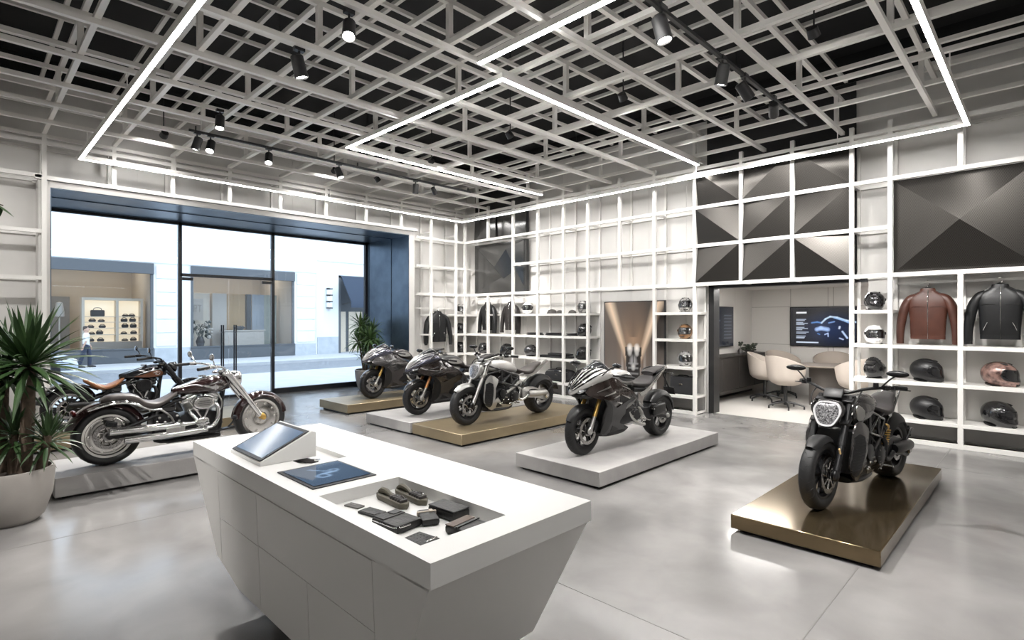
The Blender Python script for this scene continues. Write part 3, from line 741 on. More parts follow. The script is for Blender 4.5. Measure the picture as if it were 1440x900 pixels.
for k, (x, y) in enumerate(((-4.3, 11.62), (-2.6, 11.62))):  # added lamps hidden by the door head, to brighten the meeting room
    t = thing('added_panel_light', ('left' if k == 0 else 'right')+' added light panel out of view in the meeting room ceiling', 'ceiling light', (x, y, MZ-.03), group='light panels added to the meeting room')
    MB().b2((-.62, -.36, 0), (.62, .36, .03)).obj('rim', m_white, t)
    MB().b2((-.58, -.32, -.006), (.58, .32, 0)).obj('diffuser', mat('panel_diffuser', (1, 1, 1), .5, emit=(1, .965, .92), estr=19), t)
# ---------------------------------------------------------------- platforms
m_conc = mat('platform_concrete', (.36, .35, .34), .55, noise=(2.3, (.28, .27, .265)), bump=(30, .12))
m_bronze = mat('platform_bronze', (.20, .15, .088), .14, metal=.85, noise=(1.2, (.17, .128, .075)))
m_brass = mat('platform_brass', (.33, .265, .165), .36, metal=.6, noise=(2, (.27, .215, .135)))
def platform(x0, x1, y0, y1, h, m, label):
    t = thing('display_platform', label, 'platform', ((x0+x1)/2, (y0+y1)/2, 0))
    a, b_ = (x1-x0)/2, (y1-y0)/2
    MB().box((0, 0, .03+(h-.03)/2), (2*a, 2*b_, h-.03), .006).obj('slab', m, t)
    MB().box((0, 0, .016), (2*a-.12, 2*b_-.12, .032)).obj('recessed_base', m_blackmetal, t)
platform(-2.05, -.91, 4.88, 8.12, .155, m_bronze, 'dark bronze platform under the dark grey motorcycle at the right')
platform(-4.88, -3.58, 5.02, 8.08, .20, m_conc, 'grey concrete platform under the silver and black sports motorcycle')
platform(-7.50, -6.24, 5.26, 8.66, .19, m_brass, 'brass platform under the motorcycle with the white tank')
platform(-8.92, -7.53, 5.24, 8.5, .20, m_conc, 'grey concrete platform beside the brass one under a black sports motorcycle')
platform(-11.2, -10.0, 5.46, 8.7, .20, m_brass, 'tan platform at the back under the farthest sports motorcycle')
platform(-8.42, -7.42, .71, 3.95, .235, m_conc, 'grey concrete platform under the chrome cruiser')
platform(-11.55, -10.2, .55, 3.9, .20, m_brass, 'brass platform under the cruiser with the tan seat')

# ---------------------------------------------------------------- white reception counter
m_cor = mat('counter_white', (.74, .735, .72), .33)
m_corbody = mat('counter_body_white', (.70, .69, .67), .4)
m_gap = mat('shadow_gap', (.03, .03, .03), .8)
X0, X1, Y0, Y1, ZT = -4.53, -1.63, 1.225, 2.215, 1.0
con = thing('display_counter', 'angular white display counter with a recessed tray, in the middle foreground', 'counter', ((X0+X1)/2, (Y0+Y1)/2, 0))
OX, OY = (X0+X1)/2, (Y0+Y1)/2
RC = (-2.665, -1.79, 1.295, 1.775)       # recess opening
TR = (-3.86, -3.30, 1.50, 1.80)           # shallow tray under the tilted tablet
def hole_top(m, z0, z1):
    xs = [X0, TR[0], TR[1], RC[0], RC[1], X1]; yy = [Y0, RC[2], TR[2], RC[3], TR[3], Y1]
    for i in range(5):
        for j in range(5):
            cx, cy_ = (xs[i]+xs[i+1])/2, (yy[j]+yy[j+1])/2
            if RC[0] < cx < RC[1] and RC[2] < cy_ < RC[3]: continue
            if TR[0] < cx < TR[1] and TR[2] < cy_ < TR[3]: continue
            m.face([m.bm.verts.new((x-OX, y-OY, z1)) for x, y in ((xs[i], yy[j]), (xs[i+1], yy[j]), (xs[i+1], yy[j+1]), (xs[i], yy[j+1]))])
    for (a, b_), (c, d) in (((X0, Y0), (X1, Y0)), ((X1, Y0), (X1, Y1)), ((X1, Y1), (X0, Y1)), ((X0, Y1), (X0, Y0))):
        m.face([m.bm.verts.new(v) for v in ((a-OX, b_-OY, z0), (c-OX, d-OY, z0), (c-OX, d-OY, z1), (a-OX, b_-OY, z1))])
    for (q, dep) in ((RC, .065), (TR, .03)):
        a, b_, c, d = q
        for (x0, y0), (x1, y1) in (((a, c), (b_, c)), ((b_, c), (b_, d)), ((b_, d), (a, d)), ((a, d), (a, c))):
            m.face([m.bm.verts.new(v) for v in ((x0-OX, y0-OY, z1), (x1-OX, y1-OY, z1), (x1-OX, y1-OY, z1-dep), (x0-OX, y0-OY, z1-dep))])
        m.face([m.bm.verts.new(v) for v in ((a-OX, c-OY, z1-dep), (b_-OX, c-OY, z1-dep), (b_-OX, d-OY, z1-dep), (a-OX, d-OY, z1-dep))])
    m.face([m.bm.verts.new(v) for v in ((X0-OX, Y0-OY, z0), (X1-OX, Y0-OY, z0), (X1-OX, Y1-OY, z0), (X0-OX, Y1-OY, z0))])
    bmesh.ops.remove_doubles(m.bm, verts=m.bm.verts[:], dist=1e-5)
m = MB(); hole_top(m, .90, ZT); m.obj('worktop', m_cor, con, flat=True)
def hull(ins):
    def ring(z, xa, xb, ya, yb): return [(xa-OX, ya-OY, z), (xb-OX, ya-OY, z), (xb-OX, yb-OY, z), (xa-OX, yb-OY, z)]
    return [ring(.90, X0+.0, X1-.012, Y0+ins, Y1-.01), ring(.27, -4.08, -1.93, Y0+.025+ins, Y1-.10), ring(.17, -3.73, -2.06, Y0+.03+ins, Y1-.12)]
MB().loft(hull(.010)[::-1]).obj('carcass', m_corbody, con, flat=True)
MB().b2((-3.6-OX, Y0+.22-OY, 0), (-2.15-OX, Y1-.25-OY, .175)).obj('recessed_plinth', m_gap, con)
def cpanel(name, poly, label=None):
    # front panel on the leaning front plane, 8 mm proud of the carcass
    a = [(x-OX, Y0+.0275*(.9-z)/.63+.001-OY, z) for x, z in poly]; b_ = [(x-OX, Y0+.0275*(.9-z)/.63+.011-OY, z) for x, z in poly]
    MB().loft([a, b_]).obj(name, m_corbody, con, flat=True)
g = .004
cpanel('end_panel', [(X0, .9), (-3.99-g, .885), (-3.99-g, .272), (-4.08, .272)])
cpanel('upper_panel', [(-3.99, .88), (-3.32-g, .88), (-3.32-g, .565+g), (-3.99, .565+g)])
cpanel('lower_door', [(-3.986, .565), (-3.32-g, .565), (-3.32-g, .18), (-3.70, .18), (-3.986, .262)])
cpanel('upper_panel', [(-3.32, .88), (-2.04-g, .88), (-2.04-g, .57+g), (-3.32, .57+g)])
cpanel('lower_door', [(-3.32, .57), (-2.68-g, .57), (-2.68-g, .18), (-3.32, .18)])
cpanel('lower_door', [(-2.68, .57), (-2.04-g, .57), (-2.04-g, .18), (-2.68, .18)])
cpanel('end_panel', [(-2.04, .885), (X1-.012, .9), (-1.93, .275), (-2.04, .18)])
cpanel('top_band', [(X0, .9), (X1-.012, .9), (X1-.014, .888), (X0+.01, .888)])

# ---------------------------------------------------------------- things on the counter
m_screen = mat('tablet_screen', (.03, .05, .09), .10, emit=(.16, .27, .42), estr=.28)
m_bezel = mat('tablet_bezel', (.006, .006, .007), .35)
tb = thing('tablet_stand', 'white wedge stand with a tilted tablet screen at the far left of the counter', 'tablet', (-3.71, 1.30, ZT))
wd = [(0, 0), (0, .02), (.335, .172), (.36, .160), (.36, 0)]
MB().plate(wd, -.26, .26, plane='YZ', bevel=.004).obj('wedge', m_cor, tb)
sl = math.atan2(.152, .335); Q = Matrix.Translation((0, .004, .0235)) @ Matrix.Rotation(sl, 4, 'X')
MB().box((0, .175, .004), (.485, .345, .006), .002).xf(Q).obj('bezel', m_bezel, tb)
MB().box((0, .175, .0078), (.435, .295, .0016)).xf(Q).obj('screen', m_screen, tb)
ft = thing('flat_tablet', 'tablet lying flush in the counter showing a blue logo picture', 'tablet', (-3.01, 1.51, ZT))
MB().box((0, 0, .003), (.46, .385, .006), .002).obj('bezel', m_bezel, ft)
def tabpic(u, v):
    c = [.05, .085, .14]; d = 0
    for (a, b_, r, w) in ((.62, .38, .10, .035), (.44, .66, .07, .03)):
        q = math.hypot((u-a)*1.2, v-b_); d = max(d, 1-abs(q-r)/w)
    if abs(v-(.2+u*.8)) < .03 and .2 < u < .55: d = max(d, .6)
    if abs(u-.52) < .025 and .42 < v < .6: d = max(d, .8)
    d = max(0, d); return tuple(x+(y-x)*d*.75 for x, y in zip(c, (.45, .66, .95)))
picture('screen', .40, .345, 30, 26, tabpic, attr_mat('flat_tablet_picture', emit=.55, rough=.06), ft, (0, -.172, .0085), (R(-90), 0, 0), .002)
ft.children[-1]
kc = thing('key_fob', 'black key fob clip lying in the shallow tray beside the tablets', 'key fob', (-3.46, 1.60, ZT-.03), R(20))
MB().plate([(-.10, -.02), (-.03, .028), (.02, .01), (.06, .03), (.10, .0), (.02, -.022)], .0, .022, plane='XY', bevel=.003).obj('fob', m_dark, kc)
MB().lathe([(.016, -.003), (.02, -.003), (.02, .003), (.016, .003)], (.09, .0, .026), 16, 'Z', closed=True).obj('ring', mat('chrome', (.80, .80, .80), .07, metal=1.), kc)
m_chrome = MATS['chrome']
m_leather = mat('black_leather', (.012, .0115, .012), .45, bump=(70, .25))
m_brown = mat('brown_leather', (.075, .026, .016), .42, bump=(38, .12), noise=(5, (.055, .019, .012)))
m_olive = mat('olive_resin', (.10, .09, .065), .5)
ZR = ZT-.065
def slabthing(name, label, cat, x, y, rz, d, m, extras=()):
    t = thing(name, label, cat, (x, y, ZR), rz, group='accessories in the counter tray')
    MB().box((0, 0, d[2]/2), d, min(.012, d[2]*.35), seg=2).obj('case', m, t)
    for nm, fn, mm_ in extras: fn(MB()).obj(nm, mm_, t)
    return t
slabthing('card_sleeve', 'slim grey card sleeve at the far left corner of the counter tray', 'card holder', -2.565, 1.44, R(14), (.10, .05, .008), mat('grey_cloth', (.12, .115, .11), .7), (('stitching', lambda q: q.box((.0, 0, .0085), (.08, .004, .002)), m_chrome),))
slabthing('card_holder', 'small black card holder next to the grey sleeve in the tray', 'card holder', -2.41, 1.45, R(10), (.125, .08, .012), m_leather, (('pocket', lambda q: q.box((0, -.015, .0135), (.11, .04, .003), .001), m_leather),))
slabthing('zip_pouch', 'large black zip pouch with a cord at the near edge of the tray', 'pouch', -2.185, 1.445, R(6), (.19, .15, .04), m_leather,
          (('zip', lambda q: q.tube([(-.08, -.076, .03), (0, -.079, .032), (.085, -.07, .03), (.097, 0, .03)], .004, n=6), m_chrome),
           ('flap', lambda q: q.box((-.05, .0, .041), (.07, .13, .006), .002), m_leather), ('label_tab', lambda q: q.box((-.05, .03, .046), (.04, .05, .003)), m_bezel)))
slabthing('perforated_card', 'black perforated card holder at the near corner of the tray', 'card holder', -1.955, 1.42, R(8), (.13, .10, .014), m_leather,
          (('perforation', lambda q: [q.cyl((-.05+.02*i, -.035+.02*j, .012), (-.05+.02*i, -.035+.02*j, .0155), .004, n=6) for i in range(5) for j in range(4)] and q, m_bezel), ('clip', lambda q: q.box((.05, .01, .016), (.012, .07, .006), .002), m_chrome)))
def clipthing(name, label, x, y, rz):
    t = thing(name, label, 'lever clamp', (x, y, ZR), rz, group='accessories in the counter tray')
    MB().plate([(-.14, -.02), (-.10, -.035), (.11, -.032), (.145, 0), (.11, .032), (-.08, .034), (-.14, .015)], 0, .03, plane='XY', bevel=.006).obj('base', m_olive, t)
    MB().tube([(-.135, 0, .028), (-.10, 0, .046), (-.05, 0, .045), (-.01, 0, .03)], [.014, .017, .013, .008], n=8).obj('lever', m_olive, t)
    MB().tube([(-.1, .018, .045), (-.02, .018, .036), (.06, .018, .045), (.11, .01, .036)], .006, n=6).obj('wire', m_chrome, t)
    q = MB()
    for k in range(5): q.box((.01+k*.024, 0, .036), (.014, .045, .018), .003)
    q.obj('ratchet', m_dark, t)
clipthing('brake_lever_clamp', 'olive ratchet clamp in the left of the pair at the back of the tray', -2.47, 1.61, R(-3))
clipthing('brake_lever_clamp', 'olive ratchet clamp in the right of the pair, by the back wall of the tray', -2.45, 1.715, R(-3))
slabthing('folded_wallet', 'small black wallet with a light strap in the middle of the tray', 'wallet', -2.13, 1.585, R(-25), (.15, .085, .035), m_leather, (('strap', lambda q: q.box((-.03, 0, .018), (.012, .092, .040), .001), m_shopwall), ('button', lambda q: q.box((-.03, .02, .038), (.03, .016, .006)), m_shopwall)))
slabthing('leather_case', 'thick plain black leather case at the back of the tray', 'case', -2.115, 1.70, R(4), (.19, .11, .045), m_leather, (('lid', lambda q: q.box((0, 0, .047), (.186, .106, .008), .003), m_leather),))
slabthing('two_tone_case', 'black and brown two-tone leather case at the right end of the tray', 'case', -1.89, 1.63, R(8), (.15, .15, .04), m_leather, (('brown_band', lambda q: q.box((-.045, 0, .0405), (.05, .15, .004), .001), mat('tan_band', (.10, .065, .05), .5)), ('strap', lambda q: q.box((.0, 0, .042), (.012, .152, .006)), m_bezel)))
# ---------------------------------------------------------------- folded perforated metal panels
def perforated(name, col, scale):
    m = bpy.data.materials.new(name); m.use_nodes = True
    nt = m.node_tree; b = nt.nodes['Principled BSDF']; L = nt.links.new
    tc = nt.nodes.new('ShaderNodeTexCoord'); v = nt.nodes.new('ShaderNodeTexVoronoi'); v.inputs['Scale'].default_value = scale; v.inputs['Randomness'].default_value = 0
    r = nt.nodes.new('ShaderNodeValToRGB'); r.color_ramp.elements[0].position = .30; r.color_ramp.elements[0].color = (.03, .028, .026, 1)
    r.color_ramp.elements[1].position = .42; r.color_ramp.elements[1].color = (*col, 1)
    v.voronoi_dimensions = '2D'; sx = nt.nodes.new('ShaderNodeSeparateXYZ'); cb = nt.nodes.new('ShaderNodeCombineXYZ'); ad = nt.nodes.new('ShaderNodeMath'); sb_ = nt.nodes.new('ShaderNodeMath'); sb_.operation = 'SUBTRACT'
    L(tc.outputs['Object'], sx.inputs[0]); L(sx.outputs[0], ad.inputs[0]); L(sx.outputs[2], ad.inputs[1]); L(sx.outputs[0], sb_.inputs[0]); L(sx.outputs[2], sb_.inputs[1])
    L(ad.outputs[0], cb.inputs[0]); L(sb_.outputs[0], cb.inputs[1])
    L(cb.outputs[0], v.inputs['Vector']); L(v.outputs['Distance'], r.inputs[0]); L(r.outputs[0], b.inputs['Base Color'])
    b.inputs['Metallic'].default_value = .9; b.inputs['Roughness'].default_value = .33
    return m
m_perf = perforated('perforated_steel', (.085, .08, .074), 46)
m_dksteel = mat('dark_steel_sheet', (.16, .16, .16), .2, metal=.95)
def fold_panel(x0, x1, z0, z1, kind, label, m, y=YR+.05, d=.10):
    w, h = (x1-x0-.07)/2, (z1-z0-.07)/2
    t = thing('folded_metal_panel', label, 'wall panel', ((x0+x1)/2, y, (z0+z1)/2), group='folded metal wall panels')
    c = {'bl': (-w, -h), 'br': (w, -h), 'tr': (w, h), 'tl': (-w, h)}
    q = MB(); V = lambda p, yy: q.bm.verts.new((p[0], yy, p[1]))
    if kind == 'd':   # diamond facet shaped and tilted so that it mirrors the shop window
        a = lambda px, pz: V((px, pz), (.15*px-.19*pz)/.98-.045)
        D = [a(-.14, .02), a(.34, .47), a(.80, .02), a(.34, -.55)]; k = [V(c[n], 0) for n in ('tl', 'tr', 'br', 'bl')]
        q.face(D)
        for i in range(4): q.face((D[i], D[(i+1) % 4], k[(i+1) % 4])); q.face((D[i], k[(i+1) % 4], k[i]))
    elif kind == 'x':
        o = V((0, 0), -d*1.6); k = [V(c[n], 0) for n in ('bl', 'br', 'tr', 'tl')]
        for i in range(4): q.face((k[i], k[(i+1) % 4], o))
    else:
        on = ('bl', 'tr') if kind == '/' else ('tl', 'br')
        k = {n: V(c[n], -d if n in on else 0) for n in c}
        if kind == '/': q.face((k['bl'], k['br'], k['tr'])); q.face((k['bl'], k['tr'], k['tl']))
        else: q.face((k['bl'], k['br'], k['tl'])); q.face((k['br'], k['tr'], k['tl']))
    o = q.obj('folded_sheet', m, t, flat=True)
    s = o.modifiers.new('solid', 'SOLIDIFY'); s.thickness = .006
    f = MB()
    for a, b_, cc, dd in ((-w, w, -h, -h+.012), (-w, w, h-.012, h), (-w, -w+.012, -h, h), (w-.012, w, -h, h)): f.b2((a, 0, cc), (b_, .10, dd))
    f.obj('edge_frame', m_blackmetal, t)
XS = [-5.06, -4.14, -3.24, -2.33]; ZS = [2.61, 3.37, 4.13, 4.9]
KD = {(0, 2): '\\', (1, 2): '/', (2, 2): '\\', (0, 1): '\\', (1, 1): '/', (2, 1): '/', (0, 0): '/', (1, 0): '/', (2, 0): '\\'}
CN = ['left', 'middle', 'right']; RN = ['bottom', 'middle', 'top']
for (i, j), k in KD.items():
    fold_panel(XS[i], XS[i+1], ZS[j], ZS[j+1], k, 'folded perforated steel panel over the doorway, %s row, %s of three' % (RN[j], CN[i]), m_perf)
fold_panel(-1.80, -.08, 2.61, 4.13, 'x', 'large pyramid-folded perforated steel panel above the two leather jackets', m_perf, d=.12)
fold_panel(-12.05, -9.92, 2.64, 4.10, 'd', 'large dark folded steel panel above the jackets in the room corner', m_dksteel, y=YR+.30, d=.05)
fold_panel(-12.05, -11.10, 4.16, 4.87, '/', 'left small dark steel panel at the top of the room corner', m_dksteel, y=YR+.30, d=.03)
fold_panel(-11.08, -9.92, 4.16, 4.87, '\\', 'right small dark steel panel at the top of the room corner', m_dksteel, y=YR+.30, d=.03)
tag(MB().b2((-12.05, YW-.16, 4.90), (-9.92, YW-.10, 5.95)).obj('dark_header_panel', mat('dark_lining', (.02, .02, .021), .6)), 'black panel between the corner steel panels and the ceiling', 'wall panel')

# ---------------------------------------------------------------- poster and screens
def mixc(a, b_, t): t = max(0, min(1, t)); return tuple(x+(y-x)*t for x, y in zip(a, b_))
def poster(u, v):
    c = mixc((.050, .043, .038), (.13, .105, .09), .5+.5*math.sin(3.2*u+2.2*v)); c = mixc(c, (.20, .17, .15), max(0, 1-math.hypot(u-.1, (v-.35)*1.4)/.35)*.6); c = mixc(c, (.20, .17, .15), max(0, 1-math.hypot(u-.92, (v-.4)*1.4)/.35)*.6)
    # two light beams sweeping down to the middle
    for sx in (-1, 1):
        cx = .5+sx*(.10+.32*max(0, v-.42)/.58)
        wd_ = .045+.13*max(0, v-.4)
        t = max(0, 1-abs(u-cx)/wd_) * min(1, max(0, (v-.12)/.3))
        c = mixc(c, (.80, .62, .46) if v > .4 else (.6, .57, .54), t*.9)
        t2 = max(0, 1-abs(u-(.5+sx*(.17+.05*(v)))) / .03) * max(0, 1-abs(v-.28)/.3)
        c = mixc(c, (.62, .60, .58), t2*.7)
    c = mixc(c, (.42, .27, .17), .75*max(0, 1-abs(u-.5)/.30)*max(0, 1-abs(v-.62)/.42))
    if v > .66: c = mixc(c, (.10, .075, .06), .7*max(0, 1-abs(u-.5)/(.05+.5*(v-.6)))**.7)
    c = mixc(c, (.40, .38, .36), .5*max(0, 1-v/.22)*(.5+.5*math.sin(u*23))**2)
    # a dark machine face with chrome lamps
    w_ = .135-.12*max(0, .5-v)
    if abs(u-.5) < w_ and .04 < v < .56: c = mixc(c, (.012, .011, .012), .96)
    for px, pz, r, col in ((.44, .545, .055, (.85, .80, .75)), (.56, .545, .055, (.85, .80, .75)), (.44, .50, .04, (.5, .48, .46)), (.56, .50, .04, (.5, .48, .46)), (.5, .42, .07, (.35, .34, .34)), (.5, .36, .04, (.6, .58, .56)), (.46, .16, .03, (.6, .6, .6)), (.55, .12, .03, (.5, .5, .5))):
        d = math.hypot((u-px)*.95, v-pz)
        if d < r: c = mixc(col, c, (d/r)**2)
    if abs(u-.5) < .012 and .40 < v < .56: c = (.02, .02, .02)
    for k in range(5):
        if abs(v-(.20+.05*k)) < .008 and abs(u-.5) < .09: c = mixc(c, (.4, .4, .4), .5)
    return c
pt = thing('poster_panel', 'tall dark bronze poster of a motorcycle front with light beams, standing behind the shelving', 'poster', (-6.58, 10.52, 0))
picture('print', 1.50, 2.26, 76, 112, poster, attr_mat('poster_print', rough=.3), pt, (0, -.02, .04), th=.004)
MB().b2((-.78, -.016, 0), (.78, .03, 2.32), .004).obj('backing_board', m_blackmetal, pt)
def tv(u, v):
    c = (.004, .005, .010)
    d = math.hypot((u-.62)/.5, (v-.45)/.5); c = mixc(c, (.008, .022, .075), max(0, 1-d)*1.0)
    def stroke(P, w, col, k=1.):
        nonlocal c
        for (x0, y0), (x1, y1) in zip(P, P[1:]):
            dx, dy = x1-x0, y1-y0; L = dx*dx+dy*dy
            t = max(0, min(1, ((u-x0)*dx+(v-y0)*dy)/L)); dd = math.hypot(u-x0-t*dx, (v-y0-t*dy)*.66)
            if dd < w: c = mixc(c, col, k*(1-dd/w)**.6)
    bl, wt = (.10, .26, .62), (.62, .80, 1.)
    stroke([(.34, .60), (.42, .62), (.49, .60)], .016, bl)
    stroke([(.49, .60), (.55, .70), (.62, .76), (.72, .74), (.86, .66), (1., .62)], .018, wt, .9)
    stroke([(.68, .73), (.80, .67), (.90, .60)], .014, (.3, .5, .85))
    stroke([(.42, .43), (.48, .46), (.58, .43)], .042, (.42, .60, 1.), .95)
    stroke([(.60, .60), (.68, .63)], .014, (.2, .35, .7)); stroke([(.54, .30), (.585, .33), (.59, .25)], .013, (.45, .58, .9))
    stroke([(.755, .46), (.76, .50)], .018, (.7, .8, 1.)); stroke([(.80, .38), (.87, .22)], .018, (.55, .7, 1.))
    stroke([(.76, .21), (.81, .18)], .014, (.5, .6, .9)); stroke([(.43, .32), (.46, .30)], .012, bl)
    def bar(x0, x1, y, h, col):
        nonlocal c
        if x0 < u < x1 and abs(v-y) < h: c = col
    bar(.09, .26, .87, .022, (.80, .82, .85))
    for y, x1 in ((.69, .25), (.66, .23), (.61, .20), (.58, .28), (.55, .22), (.48, .22), (.45, .28), (.42, .19), (.35, .29), (.32, .25), (.25, .24), (.22, .23), (.19, .22)):
        bar(.09, x1, y, .011, (.36, .42, .52))
    bar(.09, .44, .085, .012, (.62, .70, .85))
    return c
m_tv = attr_mat('screen_picture', emit=.62, rough=.2)
t1 = thing('wall_screen', 'large wall screen with a blue-lit motorcycle and text on the meeting room back wall', 'television', (-4.01, MY1-.045, 1.24))
picture('screen', 1.46, .95, 146, 95, tv, m_tv, t1, (0, -.022, .02), th=.004)
MB().b2((-.75, -.02, 0), (.75, .04, .99), .004).obj('casing', m_bezel, t1)
def tv2(u, v):
    c = (.012, .015, .022)
    for (px, pz, r) in ((.35, .6, .05), (.40, .52, .03), (.38, .40, .03), (.3, .3, .035), (.45, .66, .02)):
        d = math.hypot(u-px, v-pz)
        if d < r: c = mixc((.32, .40, .52), c, d/r)
    if abs(u-.36-.06*math.sin(v*9)) < .012 and .3 < v < .75: c = (.25, .33, .45)
    for k in range(8):
        if abs(v-(.2+.085*k)) < .010 and .62 < u < .92: c = (.10, .12, .15)
    return c
t2 = thing('wall_screen', 'dark wall screen on the left side wall of the meeting room', 'television', (MX0+.045, 12.95, 1.24))
picture('screen', 1.44, .95, 72, 48, tv2, m_tv, t2, (.022, 0, .02), (0, 0, R(90)), th=.004)
MB().b2((-.04, -.74, 0), (.02, .74, .99), .004).obj('casing', m_bezel, t2)

# ---------------------------------------------------------------- meeting room furniture
m_wood = mat('dark_oak', (.022, .019, .017), .5, noise=(9, (.015, .013, .012)))
sbd = thing('sideboard', 'dark wood wall-hung sideboard along the left wall of the meeting room', 'sideboard', (MX0, 13.1, 0))
MB().b2((.005, -1.95, .28), (.47, 1.75, 1.04), .004).obj('carcass', m_wood, sbd)
for k in range(4): MB().b2((.47, -1.94+.925*k, .29), (.485, -1.03+.925*k, 1.02), .003).obj('door', m_wood, sbd)
MB().b2((0.005, -1.97, 1.04), (.5, 1.77, 1.065), .003).obj('top_board', m_wood, sbd)
m_chair = mat('chair_shell_beige', (.45, .40, .355), .7, bump=(120, .15))
def chair(x, y, rz, label):
    t = thing('swivel_chair', label, 'chair', (x, y, .004), rz, group='beige tub chairs round the meeting table')
    q = MB()
    # tub shell: rows from the seat front, down through the seat, up the wrap-round back
    rows_o, rows_i = [], []
    N = 22
    for j in range(9):
        s = j/8
        row, row2 = [], []
        for i in range(N+1):
            a = R(-128+256*i/N)          # wraps round the back (back at -x)
            hgt = .62 + s*(.16+.20*max(0, math.cos(a*.75))**1.2)
            r = .255+.075*s**.7
            ca, sa = -math.cos(a), math.sin(a)
            z = .50 + (hgt-.50)*s
            row.append((r*ca*1.0, r*sa*1.08, z)); row2.append(((r-.028)*ca, (r-.028)*sa*1.08, z))
        rows_o.append(row); rows_i.append(row2)
    rr = [a + b_[::-1] for a, b_ in zip(rows_o, rows_i)]
    q.loft(rr)
    q.obj('tub_shell', m_chair, t)
    MB().lathe([(.001, .42), (.16, .43), (.25, .47), (.285, .51), (.27, .535), (.001, .545)], (0.02, 0, 0), 28, 'Z').obj('seat_cushion', m_chair, t)
    MB().lathe([(.001, .06), (.035, .06), (.03, .42), (.06, .43), (.001, .44)], n=14, axis='Z').obj('column', m_blackmetal, t)
    for k in range(5):
        a = 2*PI*k/5+.3; ca, sa = math.cos(a), math.sin(a)
        l = MB().tube([(0.02*ca, .02*sa, .11), (.16*ca, .16*sa, .10), (.31*ca, .31*sa, .055)], [.022, .018, .013], n=8).obj('leg', m_blackmetal, t)
        MB().cyl((.31*ca, .31*sa, 0), (.31*ca, .31*sa, .055), .016, n=10).obj('foot', m_blackmetal, l)
    return t
TC = (-3.55, 13.55)
chs = []
for (x, y, lab) in ((-4.80, 13.36, 'beige tub chair nearest the sideboard, left of the meeting table'), (-4.06, 12.5, 'beige tub chair in front of the meeting table with its back to the doorway'),
                    (-4.72, 14.34, 'beige tub chair behind the leftmost one, near the dark flowers'), (-3.70, 14.62, 'beige tub chair at the far side of the meeting table below the screen'),
                    (-2.78, 12.78, 'beige tub chair at the right of the meeting table, partly behind the white upright')):
    rz = math.atan2(TC[1]-y, TC[0]-x)
    if not chs: chs.append(chair(x, y, rz, lab)); chs[0].scale = (1.16,)*3
    else: chs.append(copy_tree(chs[0], lab, (x, y, .004), rz))
tbt = thing('round_table', 'round stone-topped meeting table on a grey drum base', 'table', (*TC, .004))
MB().lathe([(.001, .86), (.58, .86), (.67, .885), (.67, .90), (.001, .90)], n=40, axis='Z').obj('table_top', mat('table_top_stone', (.26, .225, .195), .35), tbt)
MB().lathe([(.001, 0), (.34, 0), (.34, .86), (.001, .86)], n=36, axis='Z').obj('drum_base', mat('table_base_grey', (.10, .088, .08), .6), tbt)
m_dkleaf = mat('dark_foliage', (.04, .05, .035), .6)
vs_ = thing('flower_bowl', 'low bowl of dark foliage standing on the sideboard in the meeting room', 'flowers', (MX0+.26, 14.2, 1.066))
MB().lathe([(.001, 0), (.09, 0), (.13, .07), (.12, .07), (.001, .03)], n=18, axis='Z').obj('bowl', m_dark, vs_)
rnd = random.Random(9); q = MB()
for k in range(40):
    a = rnd.uniform(0, 6.3); r = rnd.uniform(0, .2)
    q.ball((r*math.cos(a)*.8, r*math.sin(a)*1.5, rnd.uniform(.06, .22)), (rnd.uniform(.03, .06),)*2+(.025,), 7, 5)
q.obj('foliage', m_dkleaf, vs_)
vz = thing('bud_vase', 'slim dark vase with a small sprig left of the foliage bowl on the sideboard', 'vase', (MX0+.26, 13.62, 1.066))
MB().lathe([(.001, 0), (.05, 0), (.06, .06), (.025, .13), (.02, .13), (.001, .1)], n=14, axis='Z').obj('vase', m_dark, vz)
q = MB(); q.tube([(0, 0, .1), (.01, .01, .18), (.02, .0, .25)], .006, n=5)
for k in range(7): q.ball((rnd.uniform(-.04, .05), rnd.uniform(-.05, .05), rnd.uniform(.16, .28)), .03, 7, 5)
q.obj('sprig', m_dkleaf, vz)

# ---------------------------------------------------------------- helmets
m_visor = mat('visor_black', (.006, .006, .007), .04, coat=.8)
m_rubber = mat('rubber', (.012, .012, .012), .65)
HM = {'black': mat('helmet_gloss_black', (.012, .012, .013), .10, coat=.8), 'matte': mat('helmet_matte_black', (.010, .010, .011), .38),
      'white': mat('helmet_white', (.80, .79, .77), .15, coat=.6), 'bronze': mat('helmet_bronze', (.36, .20, .10), .22, metal=.6, coat=.4, noise=(14, (.22, .12, .06))),
      'rose': mat('helmet_rose_pattern', (.42, .26, .22), .2, metal=.4, coat=.5, noise=(22, (.09, .055, .05))), 'silver': mat('helmet_silver', (.60, .60, .60), .30, metal=.5, noise=(16, (.25, .25, .26))),
      'graphic': mat('helmet_graphic', (.015, .015, .016), .14, coat=.6, noise=(20, (.45, .44, .42))), 'gun': mat('helmet_gunmetal', (.10, .10, .105), .16, metal=.7, coat=.5),
      'mix': mat('helmet_black_white', (.60, .59, .57), .2, coat=.5, noise=(7, (.02, .02, .02)))}
def hpos(th, ph, k=1.):
    c, s = math.cos(ph), math.sin(ph)
    x, y, z = c*math.cos(th), c*math.sin(th), s
    lo = max(0, -z)
    X = x*(.150*(1+.42*lo) if x > 0 else .160); Y = y*.127*(1-.05*lo); Z = z*(.142 if z > 0 else .150)
    if x > 0: X *= 1-.08*(y*y)
    if x > .2 and z < 0: X += .018*lo
    return Vector((X*k, Y*k, max(Z*k, -.126)))
